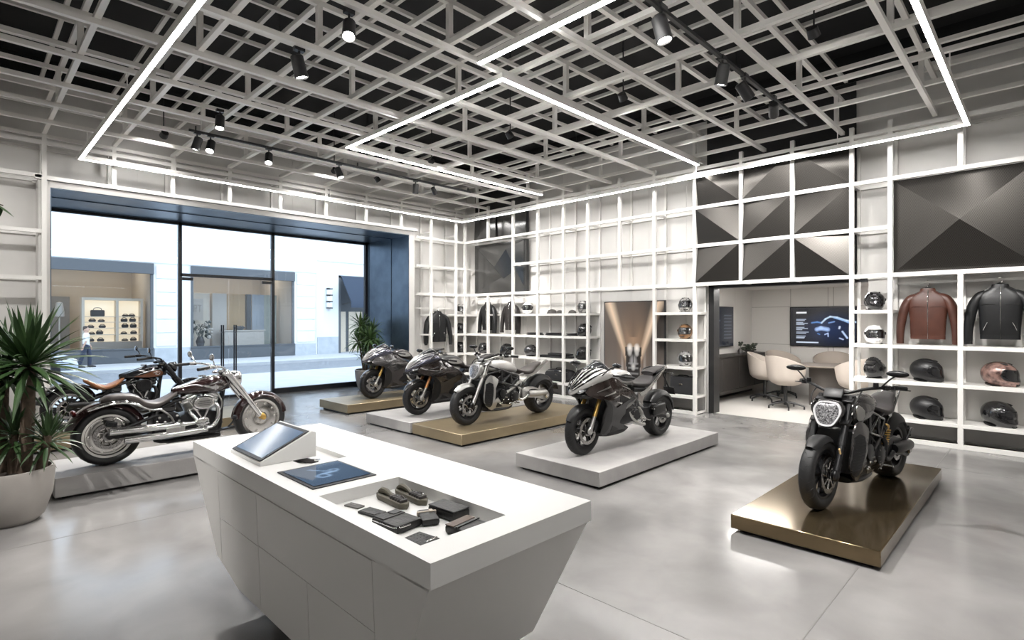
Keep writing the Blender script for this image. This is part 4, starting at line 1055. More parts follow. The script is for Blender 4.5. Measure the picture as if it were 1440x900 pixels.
def helmet(x, y, z, rz, shell, label, s=1.15, spoiler=True, ears=False, tilt=0.):
    t = thing('motorcycle_helmet', label, 'helmet', (x, y, z+.127*s), rz, group='helmets on the shelves', scale=s)
    if tilt: t.rotation_euler = (0, R(tilt), rz); t.scale = (s*1.1, s, s)
    q = MB(); rows = []
    for j in range(19):
        ph = R(-78+168*j/18) if j < 18 else R(89.5)
        rows.append([hpos(2*PI*i/32, ph) for i in range(32)])
    q.loft(rows)
    q.obj('shell', HM[shell], t, angle=60)
    def patch(t0, t1, p0, p1, k, nm, m, dz=0):
        a, b_ = [], []
        for j in range(9):
            w_ = 1-.16*(abs(2*j/8-1))**3
            ra, rb = [], []
            for i in range(17):
                th = (t0+(t1-t0)*i/16)*w_; ph = p0+(p1-p0)*j/8
                ra.append(hpos(R(th), R(ph), k)); rb.append(hpos(R(th), R(ph), k-.02))
            a.append(ra+rb[::-1])
        MB().loft(a).obj(nm, m, t, angle=60)
    patch(-70, 70, -17, 33, 1.012, 'eye_port_gasket', m_rubber)
    patch(-66, 66, -13, 29, 1.026, 'visor', m_visor)
    for sgn in (-1, 1): MB().cyl((.035, sgn*.110, .022), (.035, sgn*.1305, .022), .020, n=16).obj('visor_pivot', HM[shell] if shell != 'white' else m_rubber, t)
    MB().body([(.140, -.078, .028, .012, .014), (.158, -.08, .036, .013, .015), (.164, -.082, .028, .009, .010)], n=12, k=2).obj('chin_vent', m_rubber if shell != 'white' else HM['silver'], t)
    q = MB()
    for sy in (-.05, .05): q.body([(.06, .128, .014, .012, .02), (.02, .142, .016, .010, .02), (-.03, .141, .012, .004, .02)], n=10, k=2) if False else q.ball((.03, sy, .1235), (.04, .014, .010), 12, 6)
    q.obj('top_vent', m_rubber if shell != 'white' else HM['white'], t)
    if spoiler: MB().body([(-.05, .118, .06, .014, .02), (-.11, .095, .07, .016, .03), (-.158, .068, .05, .006, .02)], n=14, k=3).obj('spoiler', HM[shell], t)
    if ears:
        q = MB()
        for k in range(11):
            a = R(-75+15*k); q.ball((-.03, .10*math.sin(a), .125*math.cos(a)+.02), (.035, .022, .03), 8, 6)
        q.obj('padded_crest', m_rubber, t)
    MB().lathe([(.07, -.004), (.10, -.004), (.105, .006), (.07, .006)], (-.0, 0, -.126), 24, 'Z', closed=True).obj('neck_roll', m_rubber, t)
    return t
YH = 10.56
FR = -PI/2       # facing the room
zs = {k: v+.021 for k, v in zip((1, 2, 3, 4), LV[1:5])}
H = [(-2.06, zs[4], FR+.5, 'black', 'glossy black helmet on the top shelf of the narrow column right of the doorway', {}),
     (-2.06, zs[3], FR+.45, 'white', 'white full-face helmet on the second shelf right of the doorway', {}),
     (-2.06, zs[2], FR+2.9, 'black', 'black helmet with a padded crest on the third shelf right of the doorway', dict(ears=True)),
     (-1.37, zs[2], FR+1.25, 'matte', 'dark helmet facing right on the shelf below the brown jacket', dict(s=1.3, tilt=9, spoiler=False)),
     (-.52, zs[2], FR+1.25, 'rose', 'rose and black patterned helmet on the shelf below the black jacket', dict(s=1.3, tilt=9, spoiler=False)),
     (-1.37, zs[1], FR+1.25, 'matte', 'matt black helmet on the bottom shelf under the brown jacket', dict(s=1.3, tilt=12, spoiler=False)),
     (-.53, zs[1], FR+1.0, 'black', 'shiny black helmet on the bottom shelf under the black jacket', dict(s=1.32, tilt=12, spoiler=False)),
     (-5.38, zs[4], FR+.55, 'graphic', 'black and white graphic helmet on the top shelf left of the doorway', {}),
     (-5.38, zs[3], FR+.15, 'bronze', 'bronze brown helmet on the second shelf left of the doorway', dict(spoiler=False)),
     (-5.38, zs[2], FR+.6, 'silver', 'silver helmet on the third shelf left of the doorway', {}),
     (-9.84, zs[4], FR+.75, 'white', 'white helmet on the top shelf right of the two dark jackets', dict(spoiler=False)),
     (-7.99, zs[4], FR+.2, 'mix', 'black and white speckled helmet at the right end of the top shelf by the poster', {}),
     (-7.97, zs[3], FR-.3, 'black', 'black helmet on the second shelf beside the poster', {}),
     (-8.0, zs[2], FR-.6, 'matte', 'matt black helmet on the third shelf beside the poster', {}),
     (-9.72, zs[2], FR+2.7, 'gun', 'round gunmetal helmet seen from behind, above the white tank motorcycle', dict(spoiler=False)),
     (-10.62, zs[2], FR-.5, 'black', 'black helmet on the shelf under the right-hand jacket of the corner', {}),
     (-11.55, zs[2], FR+.2, 'gun', 'shiny gunmetal helmet on the shelf under the left-hand jacket of the corner', dict(spoiler=False))]
for x, z, rz, sh, lab, kw in H: helmet(x, YH, z, rz, sh, lab, **kw)
for z, sh, lab in ((zs[4], 'mix', 'black and white helmet on the upper shelf in the very corner of the room'), (zs[3], 'black', 'black helmet on the middle shelf in the very corner of the room'), (zs[2], 'matte', 'matt black helmet on the lower shelf in the very corner of the room')):
    helmet(-12.36, 10.36, z, R(-10), sh, lab)

# ---------------------------------------------------------------- jackets on hangers
m_hook = mat('chrome', (.8, .8, .8), .07, metal=1.)
m_hanger = mat('hanger_black', (.02, .02, .02), .4)
HANG = [' beside the helmet column', ' at the right edge of the shelving', ' left in the corner under the steel panel', ' right in the corner under the steel panel', ' on the window wall']
def jacket(x, y, zt, rz, m, label, s=1., zipc=True, pockets=True, hang=None):
    """zt: height of the collar; hangs on its own coat hanger from a rail"""
    t = thing('leather_jacket', label, 'jacket', (x, y, zt), rz, group='jackets on hangers', scale=s); t.scale = (s*.88, s, s)
    def el(z, hw, hd, n=30, e=2.6, oy=0):
        r = []
        for i in range(n):
            a = 2*PI*i/n; c, d = math.cos(a), math.sin(a)
            fold = 1+.012*math.sin(9*a+z*13)
            r.append((hw*math.copysign(abs(c)**(2/e), c)*fold, oy+hd*math.copysign(abs(d)**(2/e), d)*fold, z))
        return r
    L = [(-.755, .240, .062), (-.70, .240, .066), (-.688, .246, .070), (-.6, .250, .078), (-.45, .258, .085), (-.30, .272, .088), (-.20, .288, .084), (-.13, .272, .072), (-.085, .215, .064), (-.05, .15, .06), (-.02, .105, .056)]
    MB().loft([el(*q) for q in L]).obj('body', m, t, angle=60)
    for sg in (-1, 1):
        sl = MB().tube([(sg*.17, 0, -.092), (sg*.255, 0, -.150), (sg*.325, 0, -.27), (sg*.368, -.01, -.45), (sg*.388, -.022, -.63), (sg*.388, -.032, -.80)], [.040, .070, .080, .076, .068, .060], n=18, flat=.85).obj('sleeve', m, t)
        MB().tube([(sg*.3885, -.031, -.78), (sg*.387, -.033, -.835)], [.062, .060], n=16, flat=.72, k=1).obj('cuff', m, sl)
    c = MB(); rings = []
    for z, a, b_ in ((-.05, .118, .064), (-.012, .112, .060), (.018, .100, .055), (.016, .088, .044), (-.04, .088, .044)): rings.append(el(z, a, b_, 24, 2.2))
    c.loft(rings, caps=False); c.obj('collar', m, t); MB().loft([el(-.014, .094, .048, 20, 2.), el(-.020, .094, .048, 20, 2.)]).obj('lining', m_hanger, t)
    if zipc: MB().tube([(.01, -.060, -.02), (.01, -.090, -.2), (.01, -.09, -.45), (.01, -.070, -.755)], .006, n=6).obj('zip', m_hook, t)
    MB().loft([el(-.758, .243, .066), el(-.70, .245, .071)]).obj('hem_band', m, t)
    if pockets:
        for sg in (-1, 1): MB().tube([(sg*.15, -.086, -.52), (sg*.175, -.085, -.57), (sg*.20, -.078, -.63)], .005, n=6).obj('pocket_zip', m_hook, t)
    for sg in (-1, 1): MB().tube([(sg*.05, -.088, -.27), (sg*.15, -.087, -.262), (sg*.25, -.07, -.275)], .004, n=5).obj('chest_seam', m, t)
    hg = thing('coat_hanger', 'hanger of the '+label.split(' hanging')[0].replace('long ', '')+({'b': '', }.get('', ''))+HANG[len([1 for q in bpy.data.objects if q.name.startswith('coat_hanger')])], 'coat hanger', (x, y, zt), rz, group='coat hangers', scale=s)
    MB().tube([(-.20, 0, -.09), (-.08, 0, -.022), (0, 0, .03), (.08, 0, -.022), (.20, 0, -.09)], .013, n=8).obj('shoulder_bar', m_hanger, hg)
    hz = (hang-zt)/s
    MB().tube([(0, 0, .03), (0, 0, hz-.06), (.022, 0, hz-.02), (.0, 0, hz+.028), (-.026, 0, hz+.005)], .006, n=6).obj('hook', m_hook, hg)
    return t
jacket(-1.36, 10.6, 2.375, 0, m_brown, 'brown leather jacket hanging right of the helmet column', s=1.02, hang=2.49, pockets=False)
jacket(-.52, 10.6, 2.40, 0, mat('black_jacket_leather', (.0075, .0078, .0085), .40, bump=(38, .12)), 'black leather jacket hanging at the right edge of the shelving', s=1.03, hang=2.49)
m_bj = MATS['black_jacket_leather']
jacket(-11.42, 10.6, 2.39, R(-6), m_bj, 'black jacket hanging on the left in the corner below the dark steel panel', s=1.03, hang=2.50)
jacket(-10.5, 10.6, 2.37, R(-4), mat('charcoal_jacket', (.022, .018, .017), .6), 'charcoal brown jacket hanging on the right in the corner below the dark steel panel', s=.98, hang=2.50, pockets=False)
jacket(-12.38, 9.56, 2.13, R(78), m_bj, 'long black jacket hanging on the window wall behind a white upright', s=1.12, hang=2.23)

# ---------------------------------------------------------------- bags, caps and folded clothing
m_cloth = mat('black_cloth', (.018, .018, .02), .8, bump=(60, .3))
def folded(x, z, w, h, label, m=m_cloth, ends=True, d=.26):
    t = thing('folded_clothing', label, 'clothing', (x, 10.58, z), 0, group='folded clothing on the shelves')
    for k in range(2):
        MB().body([(-w/2+.01*k, h*(.25+.5*k), d*.36, h*.22, h*.22, 3.), (-w*.25, h*(.25+.5*k), d*.5, h*.25, h*.25, 3.), (w*.2, h*(.25+.5*k), d*.48, h*.25, h*.25, 3.), (w/2-.03*k, h*(.25+.5*k), d*.34, h*.2, h*.2, 3.)], n=18, k=3).obj('fold', m, t)
    return t
folded(-9.58, zs[3], .46, .065, 'flat folded black clothing left of centre on the second shelf', m_cloth)
folded(-8.93, zs[3], .44, .07, 'folded black gloves and belt in the middle of the second shelf', m_cloth)
folded(-8.34, zs[3], .30, .065, 'small folded black garment right of the belt on the second shelf', m_cloth)
folded(-9.2, zs[2], .34, .06, 'low folded dark garment behind an upright on the third shelf', m_cloth)
folded(-8.72, zs[2], .72, .12, 'broad folded black jacket on the third shelf', m_cloth)
def cap(x, z, s, label):
    t = thing('cap', label, 'cap', (x, 10.55, z), R(-100), group='caps on the top shelf', scale=s)
    MB().lathe([(.12, .0), (.122, .02), (.10, .075), (.05, .10), (.001, .105)], n=24, axis='Z').obj('crown', mat('cap_grey', (.09, .085, .08), .8), t)
    MB().loft([[(.08*math.cos(a)+.07*k, .10*math.sin(a)*(1-.1*k), .012+.006*(1-k)-.012*k*abs(math.sin(a))**2) for a in [R(-80+20*i) for i in range(9)]] +
               [(.08*math.cos(a)+.07*k, .10*math.sin(a)*(1-.1*k), .004-.012*k*abs(math.sin(a))**2) for a in [R(80-20*i) for i in range(9)]] for k in (0, .5, 1.)]).obj('peak', MATS['cap_grey'], t)
    MB().ball((0, 0, .105), .008, 8, 5).obj('button', MATS['cap_grey'], t)
cap(-8.98, zs[4], 1.05, 'grey cap lying leftmost on the top shelf near the white helmet'); cap(-8.72, zs[4], .8, 'smaller grey cap right of the first one on the top shelf'); cap(-8.33, zs[4], .8, 'grey cap right of the upright on the top shelf')
def bag(x, z, w, h, d, label, rounded=True):
    t = thing('travel_bag', label, 'bag', (x, 10.58, z), 0, group='bags on the bottom shelf')
    if rounded: MB().body([(-w/2, h*.42, d*.32, h*.34, h*.40, 2.6), (-w*.36, h*.45, d*.5, h*.50, h*.45, 2.6), (0, h*.45, d*.52, h*.55, h*.45, 2.6), (w*.36, h*.45, d*.5, h*.5, h*.45, 2.6), (w/2, h*.42, d*.3, h*.3, h*.4, 2.6)], n=24, k=4).obj('bag_body', m_cloth, t)
    else: MB().box((0, 0, h/2), (w, d, h), .025, seg=2).obj('bag_body', m_cloth, t)
    MB().tube([(-.12, -d*.1, h*.95), (-.09, -d*.1, h*1.06), (.09, -d*.1, h*1.06), (.12, -d*.1, h*.95)], .012, n=8).obj('handle', m_rubber, t)
    MB().box((0, -d*.5-.012, h*.58), (.07, .012, .03), .003).obj('badge', m_hook, t)
    MB().tube([(-w*.4, -d*.38, h*.8), (0, -d*.47, h*.86), (w*.4, -d*.38, h*.8)], .006, n=5).obj('zip', m_hook, t)
bag(-8.72, zs[1], .86, .31, .34, 'rounded black travel bag with a badge on the bottom shelf left of the poster')
bag(-5.42, zs[1], .50, .36, .26, 'square black case with a small badge on the bottom shelf left of the doorway', False)

# ---------------------------------------------------------------- plants
def leafmat(n, a, b_): return mat(n, a, .45, noise=(5, b_))
m_leaf = leafmat('yucca_leaf', (.022, .055, .016), (.045, .085, .028)); m_leaf2 = leafmat('palm_leaf', (.05, .11, .035), (.12, .19, .07))
m_bark = mat('bark', (.12, .085, .06), .85, bump=(35, .6), noise=(14, (.07, .05, .035)))
m_pot = mat('plant_pot_stone', (.36, .335, .31), .7, noise=(3, (.31, .29, .27))); m_soil = mat('soil', (.035, .026, .02), .95, bump=(40, .8))
def blade(q, base, az, el, L, w, droop, seg=7):
    d0 = Vector((math.cos(az)*math.cos(el), math.sin(az)*math.cos(el), math.sin(el)))
    side = Vector((-math.sin(az), math.cos(az), 0)); p = Vector(base); d = d0.copy(); rows = []
    for i in range(seg+1):
        t = i/seg; ww = w*(.55+.9*t if t < .35 else 1.0*(1-((t-.35)/.65)**1.6))*.5
        n = side.cross(d).normalized()
        rows.append([p+side*ww+n*ww*.35, p.copy(), p-side*ww+n*ww*.35])
        p = p + d*(L/seg); d = (d+Vector((0, 0, -droop/seg*(1+t)))).normalized()
    q.strip(rows)
def crown(c, n, L, w, droop, rnd, emin=-25, emax=85):
    q = MB()
    for i in range(n):
        t = i/n; el = R(emax-(emax-emin)*t**.8+rnd.uniform(-6, 6)); az = i*2.399+rnd.uniform(-.2, .2)
        blade(q, (c[0]+.02*math.cos(az), c[1]+.02*math.sin(az), c[2]-.10*t+rnd.uniform(-.02, .02)), az, el, L*rnd.uniform(.8, 1.08)*(.85+.15*t), w*rnd.uniform(.85, 1.1), droop*(.5+t)*rnd.uniform(.7, 1.2))
    return q
rnd = random.Random(21)
yp = thing('potted_yucca', 'tall spiky yucca in a round stone-coloured pot at the left edge', 'potted plant', (-6.98, .34, 0))
MB().lathe([(.001, 0), (.20, 0), (.255, .05), (.315, .24), (.335, .47), (.33, .5), (.305, .5), (.30, .44), (.001, .44)], n=48, axis='Z').obj('pot', m_pot, yp)
MB().lathe([(.001, .46), (.15, .455), (.305, .445)], n=24, axis='Z').obj('soil', m_soil, yp)
for P, r, in (([(.04, .10, .42), (.05, .12, .8), (.03, .13, 1.15), (.04, .13, 1.5)], [.062, .055, .055, .05]), ([(-.1, -.03, .42), (-.13, -.05, .75), (-.15, -.04, 1.1), (-.16, -.03, 1.4)], [.05, .045, .045, .04]),
              ([(.12, .2, .42), (.14, .24, .62), (.16, .26, .8)], [.045, .04, .035]), ([(.0, .02, .42), (.0, .02, .62), (-.02, .04, .82)], [.04, .035, .03])):
    MB().tube(P, r, n=14).obj('trunk', m_bark, yp)
for c, n, L, w, dr in (((.04, .13, 1.52), 105, .70, .062, .5), ((-.17, -.03, 1.42), 60, .58, .052, .6), ((.14, .26, .80), 40, .34, .042, .6), ((-.06, .04, .84), 50, .42, .046, .7)):
    crown(c, n, L, w, dr, rnd).obj('leaf_crown', m_leaf, yp)
pp = thing('potted_palm', 'bushy green dracaena in a pale round pot beside the window reveal', 'potted plant', (-13.25, 7.92, 0))
MB().lathe([(.001, 0), (.27, 0), (.33, .06), (.40, .34), (.415, .54), (.39, .56), (.37, .5), (.001, .48)], n=40, axis='Z').obj('pot', m_pot, pp)
MB().lathe([(.001, .51), (.375, .50)], n=24, axis='Z').obj('soil', m_soil, pp)
for k in range(8):
    a = k*2.4; r = .10+.12*(k % 3)/2; h = 1.0+.9*((k*37) % 10)/10
    b0 = (r*math.cos(a), r*math.sin(a), .48); top = (1.7*r*math.cos(a), 1.7*r*math.sin(a), h)
    MB().tube([b0, ((b0[0]+top[0])*.5+.02, (b0[1]+top[1])*.5, (h+.48)/2), top], [.026, .022, .018], n=8).obj('cane', m_bark, pp)
    q = crown(top, 40, .46, .06, .8, rnd, -25, 82)
    for zz in (.3, .55, .8):
        if zz*h > .6:
            f_ = (zz*h-.48)/(h-.48)
            for i in range(14): blade(q, (b0[0]+(top[0]-b0[0])*f_, b0[1]+(top[1]-b0[1])*f_, zz*h+.03*i), i*2.4+k, R(rnd.uniform(15, 60)), .40*rnd.uniform(.8, 1.1), .052, .8)
    q.obj('leaf_crown', m_leaf2, pp)
# tall slender tree whose branch tip enters at the upper left
tt = thing('potted_ficus', 'leafy branch tip of a tall indoor tree at the upper left edge', 'potted plant', (-6.6, -.40, 0))
MB().lathe([(.001, 0), (.2, 0), (.27, .3), (.28, .42), (.25, .42), (.001, .38)], n=30, axis='Z').obj('pot', m_pot, tt)
MB().tube([(0, 0, .38), (.02, .03, 1.4), (0, .06, 2.4), (-.02, .12, 3.0)], [.04, .035, .025, .012], n=10).obj('trunk', m_bark, tt)
q, br = MB(), MB()
for k in range(9):
    a = rnd.uniform(0, 6.28); z0 = 2.1+.12*k; e = Vector((math.cos(a)*.42, math.sin(a)*.36+.02, .25))
    if k == 7: e = Vector((.02, .62, -.03))
    p0 = Vector((0, .06, z0)); br.tube([p0, p0+e*.5+Vector((0, 0, .06)), p0+e], [.012, .009, .005], n=6)
    for i in range(16):
        t = rnd.uniform(.35, 1.0); blade(q, p0+e*t, rnd.uniform(0, 6.28), R(rnd.uniform(-50, 40)), .15*rnd.uniform(.8, 1.2), .06, .5, 5)
br.obj('branch', m_bark, tt); q.obj('foliage', m_leaf, tt)
# ---------------------------------------------------------------- motorcycles: x forward, y to the rider's left, z up, origin on the ground between the wheels
m_tire = mat('tyre_rubber', (.0085, .0085, .009), .55, bump=(90, .08))
m_cast = mat('cast_black', (.009, .009, .010), .33, metal=.3)
m_engine = mat('engine_dark', (.026, .026, .028), .38, metal=.6)
m_alu = mat('aluminium', (.60, .595, .58), .2, metal=1.)
m_satin = mat('satin_silver', (.46, .455, .44), .34, metal=.9)
m_polish = mat('polished_disc', (.70, .685, .66), .13, metal=1.)
m_disc = mat('brake_disc_steel', (.42, .41, .40), .25, metal=1.)
m_gold = mat('gold_anodised', (.62, .40, .12), .28, metal=.9)
m_copper = mat('copper_anodised', (.62, .30, .12), .3, metal=.9)
m_glossb = mat('gloss_black', (.006, .006, .007), .08, coat=.9)
m_mattb = mat('matt_black', (.009, .009, .0095), .45)
m_maroon = mat('dark_maroon_paint', (.017, .0075, .0075), .07, coat=1.)
m_copperp = mat('copper_brown_paint', (.17, .062, .028), .18, metal=.5, coat=.8)
m_seatg = mat('seat_grey_leather', (.065, .055, .051), .45, bump=(60, .15))
m_seatt = mat('seat_tan_leather', (.34, .145, .065), .45, bump=(60, .15))
m_seatb = mat('seat_black', (.028, .024, .024), .48, bump=(70, .15))
m_lens = mat('headlamp_lens', (.55, .57, .60), .04, metal=.7, coat=1.)
m_lensd = mat('headlamp_glitter', (.04, .04, .045), .12, metal=.6, noise=(75, (.70, .70, .72)))  # pale specks in the colour paint in the glitter of the lens
m_drl = mat('running_light', (.62, .62, .63), .25, coat=.6, noise=(30, (.5, .5, .52)))
m_red = mat('tail_lamp_red', (.06, .004, .004), .15, coat=.8)
m_mirror = mat('mirror_glass', (.75, .77, .8), .03, metal=1.)
m_dgrey = mat('dark_grey_paint', (.070, .066, .066), .22, metal=.6, coat=.5)
m_silverp = mat('silver_paint', (.60, .59, .575), .2, metal=.55, coat=.6)
m_whitep = mat('pearl_white_paint', (.80, .79, .77), .2, metal=.25, coat=.7)
m_violet = mat('violet_black_paint', (.10, .10, .14), .16, metal=.6, coat=.8)
m_gunp = mat('gunmetal_paint', (.065, .065, .066), .30, metal=.6)
m_bronzed = mat('dark_bronze_paint', (.022, .015, .013), .14, metal=.2, coat=.8)
m_hose = mat('rubber', (.012, .012, .012), .65)

def tyre_mesh(x, Rr, w, rim):
    q = MB(); pr = []
    for i in range(15):
        a = -1+2*i/14; y = w*.5*math.sin(a*PI/2); r = Rr-(Rr-rim)*.80*(abs(a)**2.7)
        pr.append((r, y))
    pr = [(rim-.004, -w*.33), (rim+.012, -w*.43)]+pr[1:-1]+[(rim+.012, w*.43), (rim-.004, w*.33)]
    q.lathe(pr, (x, 0, Rr), 56, closed=True)
    return q
def groove_mesh(x, Rr, w, n=26):
    """tread grooves: thin dark slots just proud of the crown"""
    q = MB()
    for k in range(n):
        a = 2*PI*k/n
        for s in (-1, 1):
            pts = []
            for t in (0.08, .3, .55, .78):
                aa = a+(.5*2*PI/n if s > 0 else 0)+t*.16; y = s*w*.5*math.sin(t*PI/2); r = Rr-(Rr*.26)*.80*0-(Rr-Rr*.66)*.80*(t**2.7)+.0006
                pts.append((x+r*math.cos(aa), y, Rr+r*math.sin(aa)))
            q.tube(pts, .0022, n=4, k=2)
    return q
def wheel(par, name, x, Rr, w, rim, style, rimmat, spokes=5, discs=(1, -1), discr=.155, discm=None):
    c = (x, 0, Rr); h = w*.36
    q = MB()
    # rim barrel
    q.lathe([(rim-.022, -h), (rim+.002, -h*1.06), (rim+.002, -h*.8), (rim-.028, -h*.55), (rim-.028, h*.55), (rim+.002, h*.8), (rim+.002, h*1.06), (rim-.022, h), (rim-.036, h*.5), (rim-.036, -h*.5)], c, 56, closed=True)
    q.cyl((x, -.075, Rr), (x, .075, Rr), .042, n=20)
    if style == 'disc':
        for s in (-1, 1):
            q.lathe([(.03, s*.062), (.075, s*.06), (.085, s*.045), (.15, s*.052), (rim-.05, s*.040), (rim-.02, s*h*.7), (rim-.02, s*h*.55), (rim-.055, s*.026), (.15, s*.035), (.03, s*.03)], c, 56, closed=True)
            for k in range(10):
                a = 2*PI*k/10; q.ball((x+(rim-.060)*math.cos(a), s*.0445, Rr+(rim-.060)*math.sin(a)), (.016, .004, .016), 12, 6)
            for k in range(6):
                a = 2*PI*k/6+.3; q.cyl((x+.055*math.cos(a), s*.055, Rr+.055*math.sin(a)), (x+.055*math.cos(a), s*.068, Rr+.055*math.sin(a)), .008, n=8)
    else:
        for k in range(spokes):
            a = 2*PI*k/spokes+.2
            if style == 'y':
                m0 = (x+.13*math.cos(a), 0, Rr+.13*math.sin(a))
                q.tube([(x+.02*math.cos(a), 0, Rr+.02*math.sin(a)), m0], [.026, .018], n=8, k=1, flat=.8)
                for d in (-.22, .22): q.tube([m0, (x+(rim-.025)*math.cos(a+d), 0, Rr+(rim-.025)*math.sin(a+d))], [.016, .014], n=8, k=1)
            else:
                q.tube([(x+.03*math.cos(a), 0, Rr+.03*math.sin(a)), (x+.5*rim*math.cos(a+.05), 0, Rr+.5*rim*math.sin(a+.05)), (x+(rim-.025)*math.cos(a), 0, Rr+(rim-.025)*math.sin(a))], [.022, .014, .013], n=8, k=2)
    wo = q.obj(name, rimmat, par)
    if style == 'multi2':
        pass
    t = tyre_mesh(x, Rr, w, rim).obj('tyre', m_tire, wo, angle=50)
    groove_mesh(x, Rr, w).obj('tread_groove', m_mattb, t)
    for s in discs:
        y = s*(.085 if w < .16 else .10); d = MB()
        d.lathe([(discr-.042, y-.0025), (discr, y-.0025), (discr, y+.0025), (discr-.042, y+.0025)], c, 48, closed=True)
        for k in range(8):
            a = 2*PI*k/8; d.tube([(x+.05*math.cos(a), y*.95, Rr+.05*math.sin(a)), (x+(discr-.04)*math.cos(a+.25), y, Rr+(discr-.04)*math.sin(a+.25))], .007, n=6, k=1)
        d.lathe([(.035, y-.004), (.058, y-.004), (.058, y+.004), (.035, y+.004)], c, 24, closed=True)
        do = d.obj('brake_disc', discm or m_disc, wo)
        hl = MB()
        for k in range(24):
            a = 2*PI*k/24
            for rr_, o in ((discr-.012, 0), (discr-.028, .1)): hl.cyl((x+rr_*math.cos(a+o), y-.0032, Rr+rr_*math.sin(a+o)), (x+rr_*math.cos(a+o), y+.0032, Rr+rr_*math.sin(a+o)), .0042, n=6)
        hl.obj('disc_hole', m_mattb, do)
    return wo
def caliper(par, x, z, y, m, ang=0):
    MB().box((0, 0, 0), (.11, .05, .055), .012, seg=2).cyl((-.03, -.028, 0), (-.03, .028, 0), .018, n=10).cyl((.03, -.028, 0), (.03, .028, 0), .018, n=10).xf(Matrix.Translation((x, y, z)) @ RY(ang)).obj('brake_caliper', m, par)
def mirror(par, base, mid, head, rot, r=(.05, .014, .035), m=None):
    """stalk and housing with its glass on the rider's side"""
    m = m or m_cast
    o = MB().tube([base, mid, head], [.008, .0075, .007], n=8).obj('mirror_stalk', m, par)
    M = Matrix.Translation(head) @ RZ(rot)
    MB().ball((0, 0, .01), (r[1]*1.6, r[0]*1.35, r[2]*1.2), 18, 12).xf(M).obj('mirror_housing', m, o)
    MB().ball((-r[1]*.9, 0, .01), (r[1]*.9, r[0]*1.2, r[2]*1.05), 16, 10).xf(M).obj('mirror_glass', m_mirror, o)
    return o
def finned(q, base, ang, r, z0, z1, n, core=.8):
    """cooling fins stacked along a tilted barrel axis"""
    M = Matrix.Translation(base) @ RY(ang)
    t = MB()
    t.cyl((0, 0, z0), (0, 0, z1), r*core, n=20)
    for k in range(n):
        z = z0+(z1-z0)*(k+.5)/n; t.disc((0, 0, z), r, (z1-z0)/n*.42, 24, 'Z')
    t.xf(M)
    me = bpy.data.meshes.new('tmp'); t.bm.to_mesh(me); t.bm.free(); q.bm.from_mesh(me); bpy.data.meshes.remove(me)
def tfm(q, t, M):
    t.xf(M); me = bpy.data.meshes.new('tmp'); t.bm.to_mesh(me); t.bm.free(); q.bm.from_mesh(me); bpy.data.meshes.remove(me)

